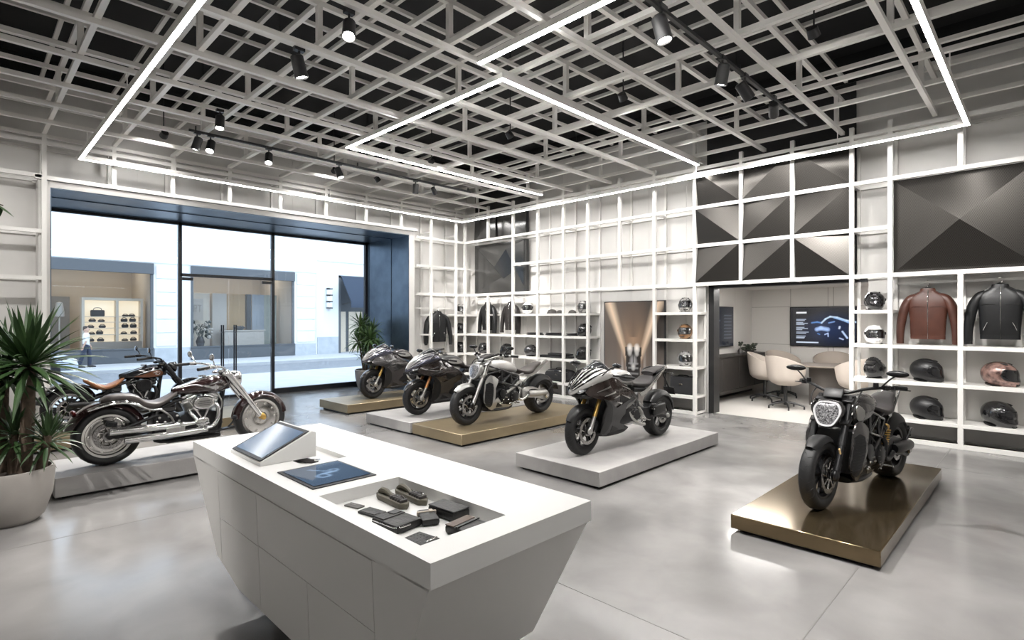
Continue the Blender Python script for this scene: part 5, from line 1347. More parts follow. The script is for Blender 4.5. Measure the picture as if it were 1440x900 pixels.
# ================================================================ cruiser
def cruiser(name, label, loc, rz, fat):
    t = thing(name, label, 'motorcycle', loc, rz, group='cruiser motorcycles')
    Rw = .335; xr, xf = -.85, .855
    paint = m_maroon if fat else m_glossb
    if fat:
        wheel(t, 'front_wheel', xf, Rw, .16, .245, 'disc', m_polish, discs=(1,), discr=.15)
        wheel(t, 'rear_wheel', xr, Rw, .20, .245, 'disc', m_polish, discs=(-1,), discr=.15)
    else:
        wheel(t, 'front_wheel', xf, Rw, .14, .24, 'y', m_cast, 5, discs=(1,), discr=.15)
        rwl = wheel(t, 'rear_wheel', xr, Rw, .19, .225, 'multi', m_cast, 18, discs=(-1,), discr=.15)
        MB().lathe([(.222, -.082), (.235, -.082), (.235, -.076), (.222, -.076)], (xr, 0, Rw), 48, closed=True).lathe([(.19, -.080), (.215, -.086), (.215, -.07), (.19, -.07)], (xr, 0, Rw), 48, closed=True).obj('polished_lip', m_alu, rwl)
    # mudguards
    fr = MB().arcfender((xr, Rw+.015), lambda s: Rw+.045+.05*max(0, s-.55), .235, 20, 168, .012, .06, taper=.86).obj('rear_fender', paint, t)
    if fat:
        for s in (-1, 1):
            MB().tube([(xr-.20, s*.125, .655), (xr+.02, s*.128, .715), (xr+.22, s*.130, .70), (xr+.40, s*.13, .61), (xr+.52, s*.12, .60)], [.020, .028, .028, .026, .022], n=10, flat=.45).obj('fender_strut', m_chrome, fr)
    else:
        for s in (-1, 1): MB().tube([(xr-.12, s*.122, .66), (xr+.1, s*.126, .70), (xr+.36, s*.125, .60)], .017, n=8, flat=.5).obj('fender_strut', m_glossb, fr)
        MB().tube([(xr-.25, 0, .60), (xr-.30, 0, .57)], .02, n=8).box((xr-.31, 0, .55), (.03, .16, .10), .006).obj('number_plate_holder', m_mattb, fr)
        for s in (-1, 1): MB().tube([(xr-.22, s*.10, .60), (xr-.25, s*.16, .60)], .01, n=6).ball((xr-.26, s*.18, .60), (.03, .025, .025), 10, 8).obj('indicator', m_glossb, fr)
    MB().ball((xr-.315, 0, .62), (.03, .06, .035), 14, 8).obj('tail_lamp', m_red, fr)
    ff = MB().arcfender((xf, Rw), Rw+.025, .19 if fat else .165, 8 if fat else 20, 178 if fat else 150, .01, .07 if fat else .03, taper=.9).obj('front_fender', paint, t)
    # frame
    q = MB()
    for s in (-1, 1):
        q.tube([(.41, 0, .84), (.36, s*.05, .60), (.31, s*.11, .26), (.22, s*.13, .20), (-.35, s*.13, .20), (-.42, s*.13, .30)], .021, n=10)
        q.tube([(-.42, s*.13, .30), (-.40, s*.12, .50), (-.30, s*.09, .62), (.1, s*.04, .74), (.41, 0, .86)], .02, n=10)
    q.cyl((.385, 0, .98), (.435, 0, .76), .038, n=16)
    q.obj('frame', m_cast, t)
    q = MB()
    for s in (-1, 1):
        q.tube([(-.40, s*.13, .30), (-.62, s*.14, .32), (xr, s*.14, Rw)], [.026, .024, .022], n=10)
        q.tube([(-.38, s*.12, .52), (-.62, s*.14, .44), (xr, s*.14, Rw)], [.022, .02, .02], n=10)
        q.cyl((xr, s*.11, Rw), (xr, s*.17, Rw), .03, n=14)
    q.obj('swingarm', m_cast, t)
    caliper(t, xr+.02, Rw+.14, -.13, m_cast, 10); caliper(t, xf-.10, Rw+.10, .11, m_cast, 40)
    # engine
    e = MB()
    e.plate([(-.16, .30), (-.12, .22), (.24, .22), (.33, .32), (.33, .42), (.26, .50), (.02, .52), (-.12, .48), (-.17, .40)], -.115, .115, k=2, bevel=.012)
    e.plate([(-.40, .30), (-.16, .26), (-.13, .46), (-.20, .54), (-.38, .52), (-.43, .42)], -.10, .10, k=2, bevel=.012)
    eng = e.obj('engine', m_engine, t)
    cx = .095
    for a in (-22, 23):
        q = MB(); finned(q, (cx, 0, .38), a, .098, .13, .285, 9); q.obj('cylinder', m_engine if not fat else m_satin, eng)
        q = MB(); h = MB(); h.box((0, 0, .315), (.185, .17, .06), .02, seg=2).box((0, -.01, .365), (.165, .15, .05), .022, seg=3); tfm(q, h, Matrix.Translation((cx, 0, .38)) @ RY(a)); q.obj('rocker_cover', m_chrome if fat else m_glossb, eng)
        q = MB()
        for dx in (-.026, .026): q.tube([(cx+.02, -.135, .40), (cx+.335*math.sin(R(a))*.95+dx*.5, -.115, .38+.30*math.cos(R(a)))], .011, n=8)
        q.obj('pushrod_tube', m_chrome, eng)
    MB().lathe([(.001, -.150), (.06, -.150), (.082, -.138), (.088, -.112), (.088, -.10), (.001, -.10)], (cx+.02, 0, .36), 30).obj('cam_cover', m_chrome if fat else m_glossb, eng)
    q = MB()
    for k in range(10): a = 2*PI*k/10; q.cyl((cx+.02+.062*math.cos(a), -.145, .36+.062*math.sin(a)), (cx+.02+.062*math.cos(a), -.156, .36+.062*math.sin(a)), .006, n=6)
    for k in range(8): a = 2*PI*k/8; q.tube([(cx+.02+.018*math.cos(a), -.151, .36+.018*math.sin(a)), (cx+.02+.048*math.cos(a), -.151, .36+.048*math.sin(a))], .004, n=5, k=1)
    q.obj('cover_bolt', m_satin, eng)
    MB().plate([(-.34, .33), (.16, .27), (.24, .33), (.22, .43), (.12, .47), (-.28, .50), (-.37, .44)], .115, .165, k=3, bevel=.015).obj('primary_cover', m_chrome if fat else m_glossb, eng)
    # air cleaner, right side
    q = MB(); P = []
    a0, b0 = (.125, .082) if fat else (.115, .100)
    for y, k in ((-.10, .94), (-.165, 1.), (-.185, .97), (-.198, .86), (-.202, .6)): P.append([(cx+.015+a0*k*math.copysign(abs(math.cos(u))**.8, math.cos(u)), y, .625+b0*k*math.copysign(abs(math.sin(u))**.8, math.sin(u))) for u in [2*PI*i/36 for i in range(36)]])
    q.loft(P); ac = q.obj('air_cleaner', m_chrome if fat else m_cast, t)
    if fat:
        q = MB(); q.loft([[(cx+.015+a0*.80*math.cos(2*PI*i/36), y, .625+b0*.74*math.sin(2*PI*i/36)) for i in range(36)] for y in (-.199, -.205)]); q.obj('badge_plate', m_satin, ac)
        q = MB()
        for j, (zz, wd_) in enumerate(((.648, .12), (.625, .15), (.602, .12))):
            n = 9 if j == 1 else 7
            for k in range(n): q.box((cx+.015-wd_/2+wd_*(k+.5)/n, -.2065, zz), (wd_/n*.55, .003, .013))
        q.obj('badge_lettering', m_mattb, ac)
    else:
        q = MB()
        for r in (.04, .065, .088): q.lathe([(r-.004, -.205), (r+.004, -.205), (r+.004, -.198), (r-.004, -.198)], (cx+.015, 0, .625), 30, closed=True)
        q.obj('cover_ring', m_engine, ac)
    # exhaust, right side: two long straight mufflers
    em = m_chrome if fat else m_cast
    q = MB()
    q.tube([(.20, -.10, .60), (.27, -.14, .58), (.28, -.17, .45), (.22, -.19, .33), (.10, -.20, .295)], .027, n=12)
    q.tube([(-.02, -.10, .58), (-.10, -.13, .56), (-.11, -.17, .47), (-.04, -.20, .415), (-.10, -.205, .40)], .027, n=12) if False else q.tube([(.0, -.10, .55), (-.04, -.14, .52), (.02, -.19, .43), (.0, -.205, .395), (-.10, -.21, .392)], .026, n=12)
    ex = q.obj('exhaust', em, t)
    for (x0, z0, x1, z1, y) in ((-.06, .392, -.86, .402, -.215), (.14, .293, -.72, .288, -.222)):
        MB().tube([(x0, y, z0), (x0-.10, y, z0), (x0-.18, y-.006, z0), (x1, y-.006, z1)], [.027, .034, .043, .044], n=16, k=2).lathe([(.030, 0), (.044, 0), (.044, .012), (.030, .012)], (x1-.006, y-.006, z1), 20, 'X', closed=True).obj('muffler', em, ex)
        MB().cyl((x1+.02, y-.006, z1), (x1-.004, y-.006, z1), .034, n=16).obj('muffler_tip', m_mattb, ex)
    if fat: MB().box((-.22, -.262, .345), (.20, .006, .05), .003).obj('heat_shield', m_satin, ex)
    # belly, floorboards, pegs, stand
    MB().box((.02, -.02, .185), (.62, .22, .05), .02, seg=2).obj('belly_pan', m_mattb, t)
    q = MB(); q.box((.30, -.24, .275), (.30, .10, .02), .008, rot=RY(-6), seg=2); q.tube([(.2, -.12, .25), (.28, -.2, .26)], .014, n=8); q.tube([(.38, -.22, .29), (.44, -.20, .34), (.47, -.20, .40)], .012, n=8); q.box((.475, -.20, .40), (.03, .09, .05), .01)
    q.obj('floorboard', m_cast, t)
    MB().box((.30, .24, .275), (.30, .10, .02), .008, rot=RY(-6), seg=2).tube([(.2, .12, .25), (.28, .2, .26)], .014, n=8).obj('floorboard', m_cast, t)
    q = MB()
    for k in range(9): q.ball((-.38+.03*k+random.uniform(-.01, .01), -.125, .44+.05*math.sin(k*2)), (.016, .012, .016), 8, 6)
    q.tube([(-.36, -.11, .60), (-.25, -.13, .5), (-.2, -.12, .4)], .012, n=8); q.tube([(.28, -.06, .76), (.34, -.12, .6), (.30, -.1, .45)], .009, n=6)
    q.obj('hose_and_linkage', m_hose if not fat else m_satin, t)
    MB().box((-.30, 0, .60), (.26, .17, .13), .03, seg=2).obj('oil_tank', m_glossb, t)
    # tank, console, seat
    tk = MB().body([(-.20, .775, .05, .035, .035, 2.), (-.10, .785, .11, .055, .06, 2.2), (.06, .80, .150, .095, .085, 2.3), (.22, .815, .168, .12, .10, 2.3), (.34, .825, .155, .115, .10, 2.3), (.41, .825, .11, .08, .075, 2.2), (.435, .825, .05, .03, .035, 2.)], n=28, k=5).obj('fuel_tank', paint, t, angle=60)
    con_ = MB().body([(-.20, .80, .03, .02, .02, 2.4), (-.05, .845, .045, .022, .03, 2.4), (.10, .900, .052, .018, .03, 2.4), (.24, .938, .055, .016, .03, 2.4), (.36, .935, .05, .012, .03, 2.4), (.40, .91, .03, .01, .02, 2.4)], n=18, k=4).lathe([(.001, .0), (.042, .0), (.045, -.015)], (.14, 0, .955), 24, 'Z').obj('tank_console', m_chrome if fat else m_glossb, tk)
    for s in (-1, 1):
        yf = lambda x, z, s=s: s*(.1705-.02*abs((x-.25)/.16)**2-.55*(z-.815)**2*6*.5)
        if fat:   # spread-winged badge
            MB().sheet([(.10, .840), (.17, .832), (.215, .822), (.25, .845), (.285, .822), (.33, .832), (.39, .842), (.35, .812), (.30, .795), (.265, .782), (.25, .765), (.235, .782), (.20, .795), (.15, .812)], yf, .004, k=2, sub=2).obj('winged_badge', m_chrome, tk)
        else:
            MB().sheet([(-.02, .775), (.10, .80), (.22, .845), (.33, .855), (.385, .82), (.36, .775), (.24, .755), (.10, .755)], lambda x, z, s=s: s*(.172-.55*abs(x-.24)**2.2-1.9*(z-.805)**2), .004, k=3, sub=3).obj('copper_side_panel', m_copperp, tk)
            MB().tube([(.24, s*.170, .82), (.28, s*.172, .835), (.33, s*.168, .83), (.35, s*.162, .81), (.31, s*.170, .79), (.27, s*.172, .80), (.30, s*.171, .815)], .0045, n=6).tube([(.02, s*.158, .80), (.15, s*.166, .845), (.26, s*.164, .868), (.36, s*.15, .86)], .004, n=6).obj('scroll_badge', m_alu, tk)
    if fat:
        MB().body([(-.16, .765, .085, .03, .04, 2.4), (-.26, .70, .13, .03, .05, 2.6), (-.38, .655, .165, .03, .05, 2.8), (-.50, .675, .165, .04, .06, 2.8), (-.58, .735, .13, .045, .07, 2.6), (-.70, .765, .11, .04, .05, 2.6), (-.84, .765, .095, .035, .05, 2.6), (-.92, .735, .07, .02, .03, 2.4)], n=24, k=5).obj('seat', m_seatg, t, angle=60)
    else:
        MB().body([(-.14, .755, .08, .03, .04, 2.4), (-.24, .68, .13, .03, .05, 2.6), (-.38, .635, .17, .028, .05, 2.8), (-.50, .655, .165, .04, .05, 2.8), (-.60, .725, .12, .035, .05, 2.6), (-.66, .755, .07, .02, .03, 2.4)], n=24, k=5).obj('seat', m_seatt, t, angle=60)
    # fork, headlamp, bars
    fk = MB(); rake = Vector((.86-.385, 0, Rw-1.0)).normalized()
    top = Vector((.385, 0, 1.0))
    for s in (-1, 1):
        p = lambda d, yy=s*.115: tuple(top+rake*d+Vector((0, yy, 0)))
        if fat:
            fk.tube([p(.0), p(.06), p(.36), p(.40)], [.038, .046, .043, .036], n=16, k=2); fk.tube([p(.38), p(.44), p(.80)], [.034, .036, .030], n=16, k=1)
        else:
            fk.tube([p(-.02), p(.42)], .026, n=14, k=1); fk.tube([p(.36), p(.42), p(.81)], [.036, .038, .032], n=14, k=1); fk.tube([p(.12), p(.30)], .037, n=14, k=1)
    fo = fk.obj('front_fork', m_chrome if fat else m_cast, t)
    for s in (-1, 1):
        MB().ball(tuple(top+rake*.79+Vector((.01, s*.125, 0))), (.04, .03, .055), 12, 8, RY(-35)).obj('axle_clamp', m_gold if fat else m_alu, fo)
    for d, nm in ((.02, 'upper_yoke'), (.24, 'lower_yoke')):
        MB().box((0, 0, 0), (.11, .29, .04), .015, seg=2).xf(Matrix.Translation(top+rake*d) @ RY(35)).obj(nm, m_chrome if fat else m_cast, fo)
    hx, hz = (.535, .895) if fat else (.56, .895)
    hl = MB()
    if fat: hl.body([(hx-.14, hz+.02, .06, .05, .06, 2.3), (hx-.08, hz+.01, .095, .085, .09, 2.5), (hx, hz, .105, .095, .095, 2.8), (hx+.05, hz-.005, .10, .09, .09, 2.8), (hx+.055, hz-.005, .09, .08, .08, 2.8)], n=28, k=3)
    else: hl.lathe([(.001, -.09), (.05, -.085), (.08, -.04), (.088, .02), (.09, .045), (.08, .05)], (hx, 0, hz), 30, 'X')
    ho = hl.obj('headlight', m_chrome if fat else m_glossb, t)
    MB().ball((hx+.045, 0, hz), (.035, .085 if fat else .076, .075), 24, 14).obj('headlight_lens', m_lens, ho)
    q = MB()
    q.tube([(.36, 0, .985), (.37, .10, 1.0), (.33, .24, 1.05), (.20, .36, 1.085), (.06, .43, 1.075)], .0135, n=10); q.mirror_y()
    hb = q.obj('handlebar', m_chrome if fat else m_cast, t)
    for s in (-1, 1):
        MB().tube([(.10, s*.41, 1.079), (-.04, s*.475, 1.068)], .020, n=12, k=1).obj('grip', m_rubber, hb)
        MB().box((.14, s*.385, 1.085), (.09, .05, .045), .012, seg=2).obj('switch_gear', m_cast if not fat else m_chrome, hb)
        MB().tube([(.18, s*.40, 1.08), (.14, s*.45, 1.075), (.02, s*.51, 1.06)], [.009, .008, .006], n=8, flat=.6).obj('brake_lever', m_chrome if fat else m_cast, hb)
        mirror(hb, (.17, s*.38, 1.09), (.15, s*.42, 1.15), (.12, s*.45, 1.20), 0, (.055, .012, .036), m_chrome if fat else m_cast)
        MB().tube([(.36, s*.05, .99), (.45, s*.14, .93), (.40, s*.10, .78), (.30, s*.05, .70)], .006, n=6).obj('control_cable', m_hose, hb)
        MB().ball((.36, s*.20, .97), (.045, .025, .025), 12, 8).obj('indicator', m_chrome if fat else m_glossb, hb)
    if fat: MB().lathe([(.001, .03), (.05, .03), (.055, 0), (.04, -.02), (.001, -.02)], (.40, 0, .985), 20, 'Z').obj('yoke_cover', m_chrome, fo)
    return t
cruiser('cruiser_motorcycle', 'chrome-laden dark maroon cruiser with solid disc wheels and twin silver mufflers', (-7.76, 2.06, .235), PI/2, True)
cruiser('cruiser_motorcycle', 'black cruiser with a tan leather seat and copper tank panels, behind the chrome one', (-10.80, 2.04, .20), PI/2, False)

# ================================================================ sports motorcycle
def sport(name, label, loc, rz, nose, side, low, forkm, accent, tankm, s=1., xfb=.86):
    t = thing(name, label, 'motorcycle', loc, rz, group='faired sports motorcycles', scale=s)
    Rf, Rr = .305, .315; xr, xf = -.86, xfb
    wheel(t, 'front_wheel', xf, Rf, .125, .215, 'y', m_cast, 5, discr=.165)
    wheel(t, 'rear_wheel', xr, Rr, .195, .215, 'y', m_cast, 5, discs=(1,), discr=.12)
    MB().arcfender((xf, Rf), Rf+.028, .15, 28, 140, .008, .035, taper=.6).obj('front_fender', m_mattb if nose is not m_violet else m_dgrey, t)
    MB().arcfender((xr, Rr), lambda q: Rr+.035+.03*q, .24, 38, 175, .010, .075, taper=.8).obj('rear_hugger', m_mattb, t)
    # fork
    top = Vector((.52, 0, .98)); bot = Vector((xf, 0, Rf)); d = bot-top
    fk = MB()
    for sg in (-1, 1):
        a = lambda k, sg=sg: tuple(top+d*k+Vector((0, sg*.118, 0)))
        fk.tube([a(.0), a(.74)], .0275, n=14, k=1)
    fo = fk.obj('front_fork', forkm, t)
    for sg in (-1, 1):
        a = lambda k, sg=sg: tuple(top+d*k+Vector((0, sg*.118, 0)))
        MB().tube([a(.74), a(.97)], [.023, .026], n=14, k=1).ball(a(.99), (.045, .03, .05), 12, 8).obj('fork_slider', m_satin, fo)
        caliper(t, xf-.12, Rf+.06, sg*.10, m_engine, 65)
    # frame, engine, swingarm
    q = MB()
    for sg in (-1, 1): q.plate([(.50, .90), (.42, .92), (.12, .80), (-.12, .64), (-.20, .40), (-.12, .36), (-.02, .58), (.18, .70), (.46, .80)], sg*.115, sg*.165, k=2, bevel=.01)
    q.cyl((.47, 0, 1.0), (.56, 0, .84), .04, n=16)
    q.obj('frame', m_gunp, t)
    e = MB().body([(-.22, .45, .12, .12, .14, 3.), (-.05, .46, .185, .16, .16, 3.2), (.2, .44, .19, .20, .15, 3.2), (.38, .46, .15, .2, .14, 3.), (.44, .46, .12, .15, .12, 3.)], n=24, k=3)
    eng = e.obj('engine', m_engine, t)
    for sg in (-1, 1):
        MB().lathe([(.001, sg*.215), (.07, sg*.215), (.088, sg*.20), (.092, sg*.17), (.001, sg*.17)], (-.02, 0, .42), 28).obj('clutch_cover', m_engine, eng)
        q = MB()
        for k in range(8): a = 2*PI*k/8; q.cyl((-.02+.076*math.cos(a), sg*.205, .42+.076*math.sin(a)), (-.02+.076*math.cos(a), sg*.218, .42+.076*math.sin(a)), .007, n=6)
        for k in range(5): q.cyl((-.10+.05*k, sg*.19, .56-.02*k), (-.10+.05*k, sg*.20, .56-.02*k), .009, n=8)
        q.obj('engine_bolt', m_alu, eng)
    MB().b2((.50, -.15, .34), (.545, .15, .70)).obj('radiator', m_mattb, t)
    sw = MB()
    for sg in (-1, 1): sw.plate([(-.14, .46), (-.22, .50), (-.55, .45), (-.80, .385), (-.93, .36), (-.95, .29), (-.86, .27), (-.55, .33), (-.20, .34), (-.13, .38)], sg*.135, sg*.175, k=2, bevel=.01)
    sw.b2((-.22, -.14, .36), (-.30, .14, .44))
    swo = sw.obj('swingarm', m_cast, t)
    for sg in (-1, 1): MB().lathe([(.001, sg*.20), (.028, sg*.20), (.034, sg*.18), (.034, sg*.165), (.001, sg*.165)], (xr, 0, Rr), 18).obj('axle_nut', m_satin, swo)
    MB().box((-.58, .205, .44), (.30, .075, .15), .03, rot=RY(4), seg=3).box((-.45, .20, .50), (.10, .06, .06), .015, seg=2).obj('chain_case', m_mattb, swo)
    MB().tube([(-.20, .10, .56), (-.34, .11, .44)], [.03, .03], n=12, k=1).obj('rear_shock', m_satin, t)
    q = MB()
    q.tube([(.40, -.1, .40), (.42, -.12, .26), (.2, -.13, .20), (-.10, -.14, .22), (-.30, -.17, .30)], .026, n=10); q.tube([(-.30, -.18, .30), (-.42, -.20, .36), (-.72, -.22, .46)], [.04, .055, .05], n=14)
    q.tube([(.12, .17, .48), (.02, .20, .36), (-.10, .205, .29), (-.24, .19, .27)], .022, n=10); q.tube([(-.10, .19, .52), (-.16, .21, .44), (-.14, .20, .36)], .014, n=8); q.tube([(.10, .19, .34), (-.02, .215, .30), (-.08, .22, .30)], .010, n=8)
    q.obj('exhaust', m_satin, t)
    # fairing sides: upper panel with scoops, lower belly panel
    def yf(sg):
        def f(x, z):
            w = .155+.115*math.exp(-((z-.72)/.20)**2)-.05*max(0, (.40-z)/.2)
            w *= 1-.62*max(0, (x-.55)/.52)**1.4
            return sg*max(w, .02)
        return f
    yfd = lambda sg, o: (lambda x, z: yf(sg)(x, z)+sg*o)
    up = [(.96, .80), (.84, .90), (.62, .955), (.44, .955), (.34, .90), (.20, .80), (.05, .68), (.10, .58), (.24, .50), (.34, .42), (.42, .36), (.52, .50), (.62, .62), (.76, .70), (.90, .745)]
    lo = [(.73, .715), (.66, .62), (.61, .50), (.61, .37), (.66, .25), (.45, .205), (.13, .235), (.06, .26), (.30, .305), (.46, .36), (.47, .45), (.32, .55), (.10, .65), (.16, .695), (.34, .60), (.46, .57), (.58, .64)]
    for sg in (-1, 1):
        fp = MB().sheet(up, yf(sg), .014, k=2, sub=4).obj('side_fairing', side, t, angle=50)
        MB().sheet(lo, yfd(sg, .012), .014, k=2, sub=4).obj('belly_fairing', low, t, angle=50)
        MB().sheet([(.40, .74), (.26, .69), (.17, .63), (.22, .585), (.34, .60), (.42, .66)], yfd(sg, .004), .006, k=2, sub=2).obj('air_scoop', m_mattb, fp)
        q = MB()
        for (x0, z0, x1, z1) in ((.82, .80, .58, .855), (.72, .745, .52, .785), (.60, .70, .45, .735), (.40, .74, .20, .67), (.36, .85, .20, .79), (.50, .66, .36, .62)):
            q.sheet([(x0, z0+.003), (x1, z1+.011), (x1, z1-.011), (x0, z0-.005)], yfd(sg, .008), .006, k=0, sub=2)
        q.obj('silver_slat', accent, fp)
        MB().sheet([(.735, .71), (.665, .62), (.615, .50), (.615, .37), (.665, .255), (.60, .235), (.52, .30), (.49, .40), (.51, .52), (.60, .63)], yfd(sg, .017), .006, k=2, sub=3).obj('wheel_well_dark', m_mattb, t)  # black sheet standing in for the dark hollow of the wheel well
        MB().sheet([(.44, .33), (.36, .30), (.28, .26), (.46, .25)], yfd(sg, .016), .006, k=0, sub=2).obj('belly_vent', m_mattb, fp)
    MB().body([(.66, .24, .05, .04, .03, 2.4), (.5, .215, .13, .05, .03, 2.8), (.2, .22, .14, .05, .03, 2.8), (.02, .24, .10, .03, .02, 2.4)], n=20, k=3).obj('belly_pan', m_mattb, t)
    # nose cowl and screen
    nc = MB().body([(1.115, .81, .014, .022, .026, 1.6), (1.07, .83, .060, .062, .055, 1.6), (.99, .87, .115, .098, .085, 1.65), (.88, .92, .163, .122, .115, 1.7), (.75, .97, .198, .120, .14, 1.8), (.61, 1.005, .214, .092, .14, 2.), (.49, 1.0, .200, .055, .10, 2.), (.45, .995, .17, .02, .04, 2.)], n=32, k=5).obj('nose_cowl', nose, t, angle=55)
    # nose slats sweeping back over the cowl
    for sg in (-1, 1):
        for (f_, w_) in ((.16, .010), (.42, .013), (.68, .014), (.90, .011)):
            def on(x, hw, zc, up, e, f_=f_, sg=sg): return (x, sg*hw*f_, zc+up*(1-f_**e)**(1/e)+.001)
            MB().tube([on(1.105, .024, .815, .03, 1.6), on(1.07, .060, .83, .062, 1.6), on(.99, .115, .87, .098, 1.65), on(.88, .163, .92, .122, 1.7), on(.75, .198, .97, .120, 1.8), on(.62, .213, 1.003, .094, 2.)], [.003, w_*.7, w_, w_, w_*.9, .004], n=8).obj('nose_slat', m_glossb if nose is not m_violet else m_silverp, nc)
        MB().body([(1.035, .815, .018, .014, .02, 2.), (.98, .822, .035, .022, .028, 2.2), (.90, .835, .038, .02, .028, 2.2), (.84, .845, .02, .01, .015, 2.)], n=14, k=3).xf(Matrix.Translation((0, sg*.075, -.004))).obj('headlight', m_lens, nc)
        MB().body([(.98, .775, .03, .01, .03, 2.), (.90, .77, .07, .02, .05, 2.4), (.80, .77, .08, .02, .06, 2.4), (.72, .78, .05, .02, .05, 2.)], n=14, k=3).xf(Matrix.Translation((0, sg*.06, -.01))).obj('chin_intake', m_mattb, nc)
    rows = []
    for i in range(9):
        u = i/8; row = []
        for j in range(11):
            v = -1+2*j/10; wv = .07+.085*u
            zc = 1.035+.14*u**.9; xc = .87-.27*u
            row.append((xc-.10*abs(v)**2.2*(.6+.5*u), v*wv, zc-.11*abs(v)**2.4*(.5+.6*u)+.015*math.sin(u*PI)))
        rows.append(row)
    so = MB().strip(rows).obj('windscreen', mat('smoked_screen', (.025, .026, .03), .04, coat=.8), t, angle=60)
    md = so.modifiers.new('solid', 'SOLIDIFY'); md.thickness = .005
    MB().tube([rows[-1][j] for j in range(0, 11, 2)], .006, n=6).tube([rows[i][0] for i in range(0, 9, 2)], .005, n=6).tube([rows[i][10] for i in range(0, 9, 2)], .005, n=6).obj('screen_edge', m_silverp, so)
    MB().box((.60, 0, 1.02), (.06, .16, .09), .015, rot=RY(-25), seg=2).obj('instrument_panel', m_mattb, t)
    # clip-ons and mirrors
    hb = MB().tube([(.50, .10, .985), (.42, .22, .975), (.30, .33, .955)], .012, n=8).mirror_y().box((.52, 0, .985), (.10, .27, .03), .01, seg=2).obj('handlebar', m_cast, t)
    for sg in (-1, 1):
        MB().tube([(.36, sg*.28, .966), (.26, sg*.365, .948)], .018, n=12, k=1).obj('grip', m_rubber, hb)
        MB().tube([(.44, sg*.26, .975), (.40, sg*.33, .965), (.30, sg*.40, .95)], [.008, .007, .005], n=6, flat=.6).obj('brake_lever', m_cast, hb)
        mirror(t, (.72, sg*.20, 1.0), (.66, sg*.27, 1.08), (.60, sg*.335, 1.115), -sg*12, (.06, .016, .028), m_glossb)
    # tank, seat, tail
    tk = MB().body([(.44, .93, .10, .05, .08, 2.4), (.36, .95, .165, .08, .10, 2.5), (.22, .955, .190, .095, .12, 2.6), (.06, .93, .180, .095, .12, 2.6), (-.06, .88, .130, .07, .10, 2.4), (-.15, .83, .085, .04, .06, 2.2), (-.18, .82, .05, .02, .03, 2.)], n=28, k=5).obj('fuel_tank', tankm, t, angle=60)
    MB().disc((.26, 0, 1.052), .045, .014, 24, 'Z').obj('filler_cap', m_cast, tk)
    for sg in (-1, 1):
        MB().sheet([(.34, .965), (.20, .985), (.06, .96), (-.02, .90), (.10, .88), (.26, .90)], lambda x, z, sg=sg: sg*(.1925-.5*abs(x-.2)**2-1.4*(z-.94)**2), .005, k=2, sub=3).obj('tank_side_panel', m_silverp if tankm is not m_silverp else m_gunp, tk)
    MB().body([(-.13, .825, .07, .02, .03, 2.4), (-.22, .805, .115, .025, .04, 2.6), (-.36, .80, .155, .03, .04, 2.8), (-.50, .82, .145, .035, .05, 2.8), (-.58, .87, .12, .03, .05, 2.6), (-.62, .90, .09, .01, .03, 2.4)], n=24, k=5).obj('seat', m_seatb, t, angle=60)
    MB().body([(-.60, .935, .10, .025, .03, 2.6), (-.72, .965, .105, .03, .03, 2.6), (-.88, .995, .08, .025, .025, 2.4), (-1.0, 1.01, .04, .01, .015, 2.2)], n=20, k=4).obj('pillion_seat', m_seatb, t, angle=60)
    tl = MB().body([(-.15, .75, .09, .03, .05, 2.6), (-.36, .75, .14, .03, .06, 2.6), (-.58, .82, .135, .05, .06, 2.6), (-.80, .91, .105, .045, .05, 2.6), (-1.0, .985, .06, .025, .03, 2.4), (-1.09, 1.01, .03, .01, .015, 2.2)], n=22, k=4).obj('tail_cowl', m_dgrey if nose is not m_silverp else m_gunp, t, angle=60)
    for sg in (-1, 1):
        MB().sheet([(-.18, .70), (-.30, .72), (-.62, .855), (-.96, 1.02), (-1.0, 1.0), (-.64, .815), (-.36, .675), (-.24, .645)], lambda x, z, sg=sg: sg*(.150-.075*max(0, (-x-.45)/.6)), .01, k=1, sub=3).obj('tail_side_strip', accent, tl)
        MB().tube([(-.66, sg*.115, .94), (-.74, sg*.15, .975), (-.86, sg*.13, 1.0), (-.90, sg*.085, 1.0)], .010, n=8).obj('grab_rail', m_cast, tl)
        MB().tube([(-.98, sg*.04, .93), (-1.03, sg*.12, .91)], .008, n=6).ball((-1.04, sg*.145, .908), (.022, .03, .016), 10, 6).obj('indicator', m_glossb, tl)
        # foot peg and hanger
        MB().plate([(-.16, .52), (-.10, .50), (-.20, .34), (-.27, .30), (-.31, .33), (-.24, .40)], sg*.165, sg*.182, k=1, bevel=.003).cyl((-.26, sg*.18, .335), (-.26, sg*.27, .335), .011, n=10).cyl((-.42, sg*.16, .46), (-.42, sg*.24, .46), .010, n=10).tube([(-.24, sg*.19, .33), (-.13, sg*.2, .30), (-.08, sg*.22, .31)], .008, n=6).obj('foot_peg', m_alu, t)
    MB().ball((-1.075, 0, .99), (.02, .045, .016), 14, 8).obj('tail_lamp', m_red, tl)
    MB().tube([(-1.0, 0, .95), (-1.12, 0, .78), (-1.20, 0, .66)], .012, n=8).box((-1.21, 0, .63), (.012, .18, .12), .003, rot=RY(20)).obj('number_plate_holder', m_mattb, t)
    q = MB()
    for sg in (-1, 1): q.tube([(.06, sg*.16, .60), (-.04, sg*.19, .52), (-.10, sg*.17, .60)], .010, n=6)
    q.obj('hose', m_hose, t)
    return t
sport('sports_motorcycle', 'silver and black faired sports motorcycle alone on the middle concrete platform', (-4.18, 6.40, .20), R(-92), m_silverp, m_bronzed, m_gunp, m_gold, m_alu, m_silverp)
sport('sports_motorcycle', 'black sports motorcycle with orange fork legs, beside the white tank motorcycle', (-8.06, 6.66, .20), R(-92), m_violet, m_bronzed, m_dgrey, m_copper, m_gunp, m_gunp)
